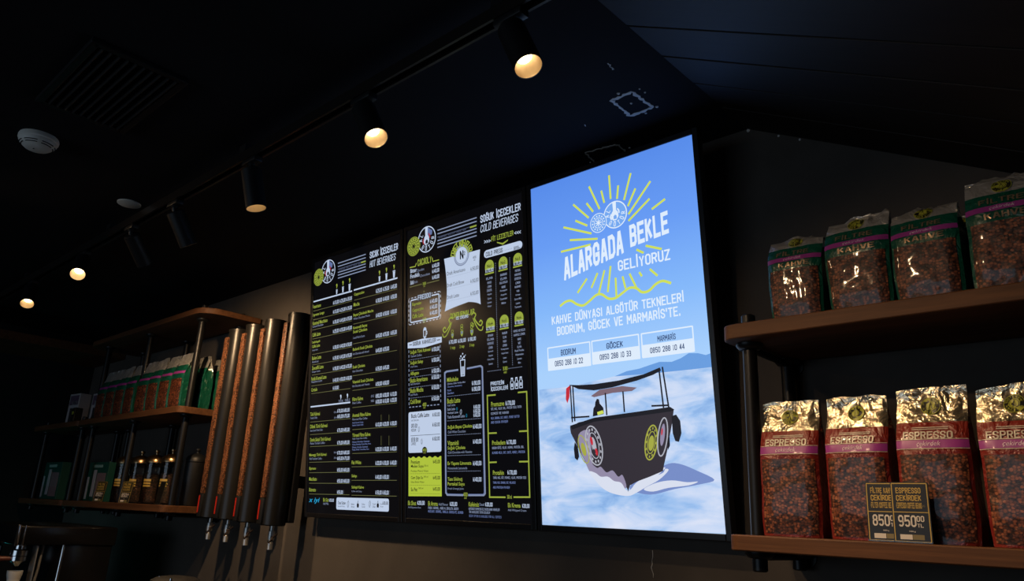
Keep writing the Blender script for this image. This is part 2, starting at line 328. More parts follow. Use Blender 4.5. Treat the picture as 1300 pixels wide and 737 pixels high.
NARROW = {'I': .16, 'İ': .16, '.': .16, ',': .2, "'": .16, '1': .5, ' ': .55, '·': .3, 'M': 1.3, 'W': 1.3}
def block_tris(t, wt):
    """strokes to triangles; cell height 1, width 0.40; returned in a unit box (baseline 0, capital height 1)"""
    ink = Ink(lambda u, v, z: (u, v), ['x']); x = 0.0; cw = .40
    for ch in t:
        w = cw * NARROW.get(ch, 1)
        for pl in STROKES.get(ch, []):
            ink.line('x', [(x + px * w, py * (1 - wt) + wt / 2) for px, py in ([(pl[0][0] - (pl[1][0] - pl[0][0]) * 0, pl[0][1])] + pl[1:])], wt)
            for k in (0, -1):   # square the stroke ends
                a, c = (pl[0], pl[1]) if k == 0 else (pl[-1], pl[-2]); A_ = Vector((x + a[0] * w, a[1] * (1 - wt) + wt / 2)); C_ = Vector((x + c[0] * w, c[1] * (1 - wt) + wt / 2)); d = (A_ - C_).normalized()
                if pl[0] != pl[-1] and (abs(d.x) > .95 or abs(d.y) > .95): ink.line('x', [tuple(A_), tuple(A_ + d * wt * .5)], wt)
        x += w + wt + .085
    x -= wt + .085
    vs = [((v[0] + wt / 2) / (x + wt), v[1]) for v in ink.mb.v]; fs = []
    for f in ink.mb.f: fs += [(f[0], f[i], f[i + 1]) for i in range(1, len(f) - 1)]
    return vs, fs, x + wt

# ------------------------------------------------------------------ what the screens show (metres from the lower left corner of each panel)
HOT = {
'brand_emblem': [
 ('i','w','bolt',.1113,1.0406,.1095),
 ('i','g','seal',.0365,1.0272,.0787),
],
'header': [
 ('l','s',[(.1852,1.0632),(.3877,1.0632)],.0045,''),
 ('l','s',[(.1858,1.0484),(.3881,1.0484)],.0045,''),
 ('l','d',[(.1863,1.0362),(.3884,1.0362)],.003,''),
 ('l','s',[(.1868,1.0215),(.3887,1.0215)],.0045,''),
 ('l','s',[(.1873,1.0088),(.389,1.0088)],.0045,''),
 ('l','s',[(.1879,.9952),(.3894,.9952)],.0045,''),
 ('t', 'd', 'KAHVE KEYFİ HER AN', 0.1961, 0.3524, 1.0324, 0.0098, ''),
 ('l','g',[(.3562,1.0329),(.3884,1.0329)],.006,''),
 ('t', 'w', 'SICAK İÇECEKLER', 0.417, 0.6035, 1.0525, 0.0291, 'b'),
 ('t', 'w', 'HOT BEVERAGES', 0.4179, 0.5888, 1.0128, 0.0279, 'i'),
],
'cup_size_icons': [
 ('i','w','cup',.1813,.9356,.0222),
 ('i','g','swirl',.1803,.9603,.0233),
 ('i','w','cup',.2276,.9382,.0269),
 ('i','g','swirl',.2266,.9651,.0231),
 ('i','w','cup',.2762,.9398,.0314),
 ('i','g','swirl',.2752,.9688,.0229),
 ('i','w','cup',.4845,.9384,.0236),
 ('i','g','swirl',.484,.963,.0219),
 ('i','w','cup',.5303,.9404,.0279),
 ('i','g','swirl',.5299,.967,.0216),
 ('i','w','cup',.5793,.9416,.032),
 ('i','g','swirl',.579,.9701,.0215),
 ('i','w','swirl',.2291,.4728,.0225),
 ('t', 's', 'TEK', 0.2127, 0.248, 0.457, 0.0098, ''),
 ('i','w','swirl',.2763,.4739,.0222),
 ('t', 's', 'DUBLE', 0.2602, 0.2948, 0.4582, 0.0098, ''),
],
'hot_menu_left_column': [
 ('l','w',[(-.0019,.9194),(.2946,.9194)],.006,''),
 ('l','w',[(.0031,.4471),(.2967,.4471)],.006,''),
 ('t', 'g', 'Americano', -0.0035, 0.0606, 0.8958, 0.0169, 'b'),
 ('l','y',[(-.0025,.8759),(.2959,.8759)],.0022,''),
 ('t', 'w', '₺115,00', 0.1556, 0.1991, 0.8894, 0.016, 'b'),
 ('t', 'w', '₺125,00', 0.2055, 0.2482, 0.8894, 0.016, 'b'),
 ('t', 'w', '₺135,00', 0.2529, 0.2947, 0.8894, 0.016, 'b'),
 ('t', 'g', 'Espresso Lungo', -0.0022, 0.0893, 0.8562, 0.0168, 'b'),
 ('l','y',[(-.0011,.8354),(.2972,.8354)],.0022,''),
 ('t', 'w', '₺115,00', 0.1573, 0.2007, 0.8488, 0.0158, 'b'),
 ('t', 'w', '₺125,00', 0.2071, 0.2496, 0.8488, 0.0158, 'b'),
 ('t', 'w', '₺135,00', 0.2543, 0.296, 0.8488, 0.0158, 'b'),
 ('t', 'g', 'Karamel Macchiato', -0.0012, 0.1166, 0.8192, 0.0167, 'b'),
 ('t', 's', 'Caramel Macchiato', -0.0004, 0.0848, 0.8044, 0.0099, ''),
 ('l','y',[(.0003,.7897),(.2986,.7897)],.0022,''),
 ('t', 'w', '₺135,00', 0.1592, 0.2025, 0.803, 0.0157, 'b'),
 ('t', 'w', '₺145,00', 0.2088, 0.2512, 0.803, 0.0157, 'b'),
 ('t', 'w', '₺155,00', 0.2559, 0.2974, 0.803, 0.0157, 'b'),
 ('t', 'g', 'Caffe Latte', 0.0007, 0.0643, 0.7663, 0.0166, 'b'),
 ('l','y',[(.0017,.7482),(.2999,.7482)],.0022,''),
 ('t', 'w', '₺125,00', 0.1609, 0.204, 0.7614, 0.0157, 'b'),
 ('t', 'w', '₺135,00', 0.2104, 0.2526, 0.7614, 0.0157, 'b'),
 ('t', 'w', '₺145,00', 0.2573, 0.2987, 0.7614, 0.0157, 'b'),
 ('t', 'g', 'Sahlepli', 0.0011, 0.062, 0.7313, 0.0136, 'b'),
 ('t', 'g', 'Caffe Latte', 0.002, 0.0628, 0.7143, 0.0136, 'b'),
 ('t', 's', 'Sahlep Latte', 0.003, 0.0469, 0.6959, 0.0097, ''),
 ('l','y',[(.004,.678),(.3021,.678)],.0022,''),
 ('t', 'w', '₺130,00', 0.1639, 0.2067, 0.6911, 0.0155, 'b'),
 ('t', 'w', '₺140,00', 0.213, 0.2551, 0.6911, 0.0155, 'b'),
 ('t', 'w', '₺150,00', 0.2597, 0.3009, 0.6911, 0.0155, 'b'),
 ('t', 'g', 'Badem Latte', 0.0039, 0.0753, 0.6612, 0.0164, 'b'),
 ('t', 's', 'Almond Latte', 0.0048, 0.0563, 0.6443, 0.0096, ''),
 ('l','y',[(.0055,.6314),(.3036,.6314)],.0022,''),
 ('t', 'w', '₺135,00', 0.1658, 0.2085, 0.6444, 0.0154, 'b'),
 ('t', 'w', '₺145,00', 0.2148, 0.2567, 0.6444, 0.0154, 'b'),
 ('t', 'w', '₺155,00', 0.2613, 0.3024, 0.6444, 0.0154, 'b'),
 ('t', 'g', 'Zencefilli Latte', 0.0053, 0.0954, 0.6166, 0.0162, 'b'),
 ('t', 's', 'Ginger Latte', 0.0063, 0.0714, 0.5989, 0.0096, ''),
 ('l','y',[(.0069,.586),(.305,.586)],.0022,''),
 ('t', 'w', '₺135,00', 0.1677, 0.2103, 0.5989, 0.0153, 'b'),
 ('t', 'w', '₺145,00', 0.2165, 0.2583, 0.5989, 0.0153, 'b'),
 ('t', 'w', '₺155,00', 0.2629, 0.3038, 0.5989, 0.0153, 'b'),
 ('t', 'g', 'Fındık Kremalı Latte', 0.004, 0.12, 0.5692, 0.0162, 'b'),
 ('t', 's', 'Hazelnut Latte', 0.0047, 0.0887, 0.5559, 0.0095, ''),
 ('l','y',[(.0057,.5379),(.2975,.5379)],.0022,''),
 ('t', 'w', '₺140,00', 0.1698, 0.2122, 0.5491, 0.0151, 'b'),
 ('t', 'w', '₺150,00', 0.2184, 0.26, 0.5491, 0.0151, 'b'),
 ('t', 'w', '₺160,00', 0.2646, 0.3054, 0.5491, 0.0151, 'b'),
 ('t', 'g', 'Cortado', 0.0066, 0.0527, 0.5208, 0.0161, 'b'),
 ('l','y',[(.0075,.5043),(.2986,.5043)],.0022,''),
 ('t', 'w', '₺110,00', 0.1712, 0.2135, 0.5156, 0.0151, 'b'),
 ('t', 'g', 'Türk Kahvesi', 0.004, 0.0785, 0.4145, 0.0158, 'b'),
 ('t', 's', 'Turkish Coffee', 0.0049, 0.0587, 0.3982, 0.0093, ''),
 ('l','y',[(.0059,.3806),(.3025,.3806)],.0022,''),
 ('t', 'w', '₺65,00', 0.2089, 0.2503, 0.3936, 0.0148, 'b'),
 ('t', 'w', '₺75,00', 0.2548, 0.2954, 0.3936, 0.0148, 'b'),
 ('t', 'w', '₺70,00', 0.208, 0.2494, 0.4168, 0.0149, 'b'),
 ('t', 'w', '₺80,00', 0.254, 0.2946, 0.4168, 0.0149, 'b'),
 ('t', 's', '200 ml', 0.1858, 0.2067, 0.3903, 0.008, ''),
 ('t', 's', '100 ml', 0.1849, 0.2058, 0.4127, 0.0081, ''),
 ('t', 'g', 'Dibek Türk Kahvesi', 0.0069, 0.1374, 0.3612, 0.0157, 'b'),
 ('t', 's', 'Stone Ground Turkish Coffee', 0.0079, 0.1024, 0.3441, 0.0092, ''),
 ('l','y',[(.0088,.3267),(.3042,.3267)],.0022,''),
 ('t', 'w', '₺75,00', 0.2111, 0.2523, 0.3366, 0.0147, 'b'),
 ('t', 'w', '₺85,00', 0.2568, 0.2972, 0.3366, 0.0147, 'b'),
 ('t', 'g', 'Damla Sakızlı Türk Kahvesi', 0.01, 0.1635, 0.3046, 0.0155, 'b'),
 ('t', 's', 'Mastic Turkish Coffee', 0.0109, 0.1222, 0.2891, 0.0092, ''),
 ('l','y',[(.0116,.2754),(.3059,.2754)],.0022,''),
 ('t', 'w', '₺75,00', 0.2131, 0.2542, 0.2853, 0.0146, 'b'),
 ('t', 'w', '₺85,00', 0.2587, 0.2989, 0.2853, 0.0146, 'b'),
 ('t', 'g', 'Menengiç Türk Kahvesi', 0.007, 0.1366, 0.2388, 0.0155, 'b'),
 ('t', 's', 'Wild Terebinth Coffee', 0.0078, 0.1017, 0.2243, 0.0091, ''),
 ('l','y',[(.0086,.2093),(.3021,.2093)],.0022,''),
 ('t', 'w', '₺65,00', 0.2156, 0.2564, 0.222, 0.0144, 'b'),
 ('t', 'w', '₺75,00', 0.2609, 0.301, 0.222, 0.0144, 'b'),
 ('t', 'w', '₺70,00', 0.2147, 0.2556, 0.2447, 0.0145, 'b'),
 ('t', 'w', '₺80,00', 0.2601, 0.3002, 0.2447, 0.0145, 'b'),
 ('t', 's', '200 ml', 0.1926, 0.2132, 0.2248, 0.0078, ''),
 ('t', 's', '100 ml', 0.1917, 0.2124, 0.2466, 0.0078, ''),
 ('t', 'g', 'Espresso', 0.0101, 0.0609, 0.1823, 0.0152, 'b'),
 ('l','y',[(.011,.1657),(.3035,.1657)],.0022,''),
 ('t', 'w', '₺55,00', 0.2174, 0.2581, 0.1754, 0.0144, 'b'),
 ('t', 'w', '₺65,00', 0.2626, 0.3025, 0.1754, 0.0144, 'b'),
 ('t', 'g', 'Macchiato', 0.0124, 0.0695, 0.1397, 0.0152, 'b'),
 ('l','y',[(.0134,.1219),(.3049,.1219)],.0022,''),
 ('t', 'w', '₺55,00', 0.2191, 0.2597, 0.1315, 0.0142, 'b'),
 ('t', 'w', '₺65,00', 0.2641, 0.3039, 0.1315, 0.0142, 'b'),
 ('t', 'g', 'Ristretto', 0.0149, 0.0653, 0.0952, 0.0151, 'b'),
 ('l','y',[(.0159,.0775),(.3064,.0775)],.0022,''),
 ('t', 'w', '₺55,00', 0.2209, 0.2613, 0.0871, 0.0141, 'b'),
],
'hot_menu_right_column': [
 ('l','w',[(.3076,.9212),(.6012,.9212)],.006,''),
 ('t', 'g', 'Cappuccino', 0.3106, 0.382, 0.8997, 0.016, 'b'),
 ('l','y',[(.3113,.8763),(.5996,.8763)],.0022,''),
 ('t', 'w', '₺125,00', 0.461, 0.5022, 0.8903, 0.0169, 'b'),
 ('t', 'w', '₺135,00', 0.5078, 0.5482, 0.8903, 0.0169, 'b'),
 ('t', 'w', '₺145,00', 0.5579, 0.5974, 0.8903, 0.0169, 'b'),
 ('t', 'g', 'Mocha', 0.3079, 0.3495, 0.8569, 0.0159, 'b'),
 ('l','y',[(.3086,.835),(.5999,.835)],.0022,''),
 ('t', 'w', '₺130,00', 0.4618, 0.5029, 0.8489, 0.0167, 'b'),
 ('t', 'w', '₺140,00', 0.5085, 0.5488, 0.8489, 0.0167, 'b'),
 ('t', 'w', '₺150,00', 0.5584, 0.5978, 0.8489, 0.0167, 'b'),
 ('t', 'g', 'Beyaz Çikolatalı Mocha', 0.3081, 0.4469, 0.8106, 0.0158, 'b'),
 ('t', 's', 'White Chocolate Mocha', 0.3086, 0.4229, 0.7958, 0.0092, ''),
 ('l','y',[(.3092,.7736),(.6005,.7736)],.0022,''),
 ('t', 'w', '₺140,00', 0.4629, 0.5038, 0.7875, 0.0166, 'b'),
 ('t', 'w', '₺150,00', 0.5094, 0.5495, 0.7875, 0.0166, 'b'),
 ('t', 'w', '₺160,00', 0.5591, 0.5983, 0.7875, 0.0166, 'b'),
 ('t', 'g', 'Karamelli Beyaz', 0.3081, 0.4061, 0.7555, 0.0156, 'b'),
 ('t', 'g', 'Sıcak Çikolata', 0.3086, 0.4065, 0.739, 0.0156, 'b'),
 ('t', 's', 'Caramel & White Hot Chocolate', 0.3094, 0.3897, 0.7143, 0.0091, ''),
 ('l','y',[(.3101,.6892),(.6012,.6892)],.0022,''),
 ('t', 'w', '₺145,00', 0.4645, 0.5052, 0.7029, 0.0164, 'b'),
 ('t', 'w', '₺155,00', 0.5107, 0.5506, 0.7029, 0.0164, 'b'),
 ('t', 'w', '₺165,00', 0.5601, 0.5991, 0.7029, 0.0164, 'b'),
 ('t', 'g', 'Bademli Sıcak Çikolata', 0.3097, 0.4429, 0.6644, 0.0154, 'b'),
 ('t', 's', 'Hot Chocolate with Almond', 0.3102, 0.4199, 0.6463, 0.009, ''),
 ('l','y',[(.3108,.6291),(.6017,.6291)],.0022,''),
 ('t', 'w', '₺145,00', 0.4657, 0.5061, 0.6427, 0.0163, 'b'),
 ('t', 'w', '₺155,00', 0.5117, 0.5513, 0.6427, 0.0163, 'b'),
 ('t', 'g', 'Sıcak Çikolata', 0.3105, 0.3951, 0.5902, 0.0153, 'b'),
 ('t', 's', 'Hot Chocolate', 0.311, 0.3805, 0.5736, 0.009, ''),
 ('l','y',[(.3116,.5553),(.6024,.5553)],.0022,''),
 ('t', 'w', '₺135,00', 0.4671, 0.5073, 0.5687, 0.0161, 'b'),
 ('t', 'w', '₺145,00', 0.5128, 0.5523, 0.5687, 0.0161, 'b'),
 ('t', 'g', 'Vitaminli Sıcak Çikolata', 0.3113, 0.4525, 0.5278, 0.0151, 'b'),
 ('t', 's', 'Hot Chocolate with Vitamins', 0.3118, 0.428, 0.5122, 0.0089, ''),
 ('l','y',[(.3124,.4945),(.6029,.4945)],.0022,''),
 ('t', 'w', '₺150,00', 0.4682, 0.5083, 0.5078, 0.0159, 'b'),
 ('t', 'w', '₺160,00', 0.5138, 0.553, 0.5078, 0.0159, 'b'),
 ('t', 'g', 'Filtre Kahve', 0.3135, 0.3851, 0.458, 0.0149, 'b'),
 ('t', 's', 'Filter Coffee', 0.314, 0.3727, 0.4426, 0.0088, ''),
 ('l','y',[(.3145,.4242),(.6035,.4242)],.0022,''),
 ('t', 'w', '₺100,00', 0.4696, 0.5094, 0.4373, 0.0157, 'b'),
 ('t', 'w', '₺110,00', 0.5149, 0.5539, 0.4373, 0.0157, 'b'),
 ('t', 'w', '₺120,00', 0.5632, 0.6014, 0.4373, 0.0157, 'b'),
 ('t', 'w', '₺90,00', 0.4691, 0.509, 0.4602, 0.0158, 'b'),
 ('t', 'w', '₺100,00', 0.5145, 0.5536, 0.4602, 0.0158, 'b'),
 ('t', 'w', '₺110,00', 0.563, 0.6012, 0.4602, 0.0158, 'b'),
 ('t', 's', 'SADE', 0.4395, 0.4591, 0.4427, 0.0086, ''),
 ('t', 's', 'SÜTLÜ', 0.4391, 0.4587, 0.4611, 0.0086, ''),
 ('t', 'g', 'Aromalı Filtre Kahve', 0.3155, 0.4377, 0.3924, 0.0148, 'b'),
 ('t', 's', 'Flavoured Filter Coffee', 0.316, 0.4166, 0.3763, 0.0086, ''),
 ('l','y',[(.3173,.3348),(.6043,.3348)],.0022,''),
 ('t', 'w', '₺110,00', 0.4713, 0.5108, 0.3477, 0.0156, 'b'),
 ('t', 'w', '₺120,00', 0.5162, 0.555, 0.3477, 0.0156, 'b'),
 ('t', 'w', '₺130,00', 0.5643, 0.6022, 0.3477, 0.0156, 'b'),
 ('t', 'b', 'Fındık, Karamel, Vanilya', 0.3165, 0.3904, 0.3611, 0.0078, 'b'),
 ('t', 'b', 'Hazelnut, Caramel, Vanilla', 0.3168, 0.3906, 0.3516, 0.0078, 'b'),
 ('t', 'g', 'Yöresel Filtre Kahve', 0.318, 0.4381, 0.3124, 0.0146, 'b'),
 ('t', 's', 'Single Origin Filter Coffee', 0.3184, 0.4173, 0.2974, 0.0086, ''),
 ('l','y',[(.3202,.2393),(.6051,.2393)],.0022,''),
 ('t', 'w', '₺120,00', 0.4731, 0.5124, 0.2521, 0.0153, 'b'),
 ('t', 'w', '₺130,00', 0.5177, 0.5562, 0.2521, 0.0153, 'b'),
 ('t', 'w', '₺140,00', 0.5654, 0.6031, 0.2521, 0.0153, 'b'),
 ('t', 'b', 'Etiyopya, Kolombiya, Guatemala', 0.3188, 0.4331, 0.2845, 0.0082, 'b'),
 ('t', 'b', 'Kenya, Brezilya, Kosta Rika, Peru', 0.3192, 0.4417, 0.2743, 0.0081, 'b'),
 ('t', 'b', 'Ethiopia, Colombia, Guatemala', 0.3195, 0.4231, 0.2632, 0.0081, 'b'),
 ('t', 'b', 'Kenya, Brazil, Costa Rica, Peru', 0.3198, 0.4303, 0.2538, 0.0081, 'b'),
 ('t', 'g', 'Flat White', 0.317, 0.3802, 0.2038, 0.0144, 'b'),
 ('l','y',[(.3175,.1869),(.6056,.1869)],.0022,''),
 ('t', 'w', '₺120,00', 0.4741, 0.5132, 0.1995, 0.0153, 'b'),
 ('t', 'w', '₺130,00', 0.5185, 0.5569, 0.1995, 0.0153, 'b'),
 ('t', 'w', '₺140,00', 0.566, 0.6035, 0.1995, 0.0153, 'b'),
 ('t', 'g', 'Salep', 0.3187, 0.3532, 0.1499, 0.0143, 'b'),
 ('l','y',[(.3191,.134),(.606,.134)],.0022,''),
 ('t', 'w', '₺140,00', 0.4751, 0.514, 0.1465, 0.0151, 'b'),
 ('t', 'w', '₺150,00', 0.5194, 0.5575, 0.1465, 0.0151, 'b'),
 ('t', 'g', 'Sahlepli Kahve', 0.32, 0.4017, 0.106, 0.0142, 'b'),
 ('t', 's', 'Coffee with Salep', 0.3205, 0.3876, 0.0906, 0.0083, ''),
 ('l','y',[(.321,.0761),(.6065,.0761)],.0022,''),
 ('t', 'w', '₺150,00', 0.4762, 0.515, 0.0885, 0.015, 'b'),
 ('t', 'w', '₺160,00', 0.5203, 0.5583, 0.0885, 0.015, 'b'),
 ('l','y',[(.5076,.3849),(.508,.3608)],.002,''),
 ('l','y',[(.5566,.3821),(.5569,.3583)],.002,''),
 ('l','y',[(.5089,.3029),(.5095,.266)],.002,''),
 ('l','y',[(.5576,.3011),(.5581,.2645)],.002,''),
],
'footer': [
 ('t', 'c', 'x iyi', 0.01, 0.0932, 0.05, 0.0247, 'bi'),
 ('t', 'g', 'Ek Süt', 0.1183, 0.1573, 0.0549, 0.0146, 'b'),
 ('t', 'w', '₺20,00', 0.1612, 0.1957, 0.0543, 0.012, 'b'),
 ('t', 's', 'Add Milk', 0.119, 0.158, 0.0398, 0.0086, ''),
 ('r','w',.2142,.0185,.5575,.0662,.008,0,''),
 ('t', 'k', 'Özel Sütler', 0.2248, 0.2797, 0.0461, 0.0144, 'b'),
 ('t', 'k', 'Special Milks', 0.2254, 0.2729, 0.031, 0.0075, ''),
 ('i','k','leaf',.2952,.0412,.0265),
 ('i','k','jar',.3613,.0425,.0261),
 ('i','k','leaf',.4378,.0441,.0258),
 ('i','k','jar',.4898,.0451,.0255),
 ('t', 'k', 'Badem', 0.3163, 0.3378, 0.0416, 0.007, ''),
 ('t', 'k', 'Almond', 0.3166, 0.3381, 0.0317, 0.007, ''),
 ('t', 'k', 'Hindistan', 0.3873, 0.4081, 0.0431, 0.0069, ''),
 ('t', 'k', 'Cevizi', 0.3875, 0.4084, 0.0333, 0.0069, ''),
 ('t', 'k', 'Yulaf', 0.4561, 0.4764, 0.0445, 0.0068, ''),
 ('t', 'k', 'Oat', 0.4563, 0.4765, 0.0349, 0.0068, ''),
 ('t', 'k', 'Soya', 0.5044, 0.5242, 0.0454, 0.0067, ''),
 ('t', 'k', 'Soy', 0.5046, 0.5244, 0.0359, 0.0067, ''),
 ('t', 'k', '₺30,00', 0.5189, 0.5529, 0.0497, 0.0118, 'b'),
],
}
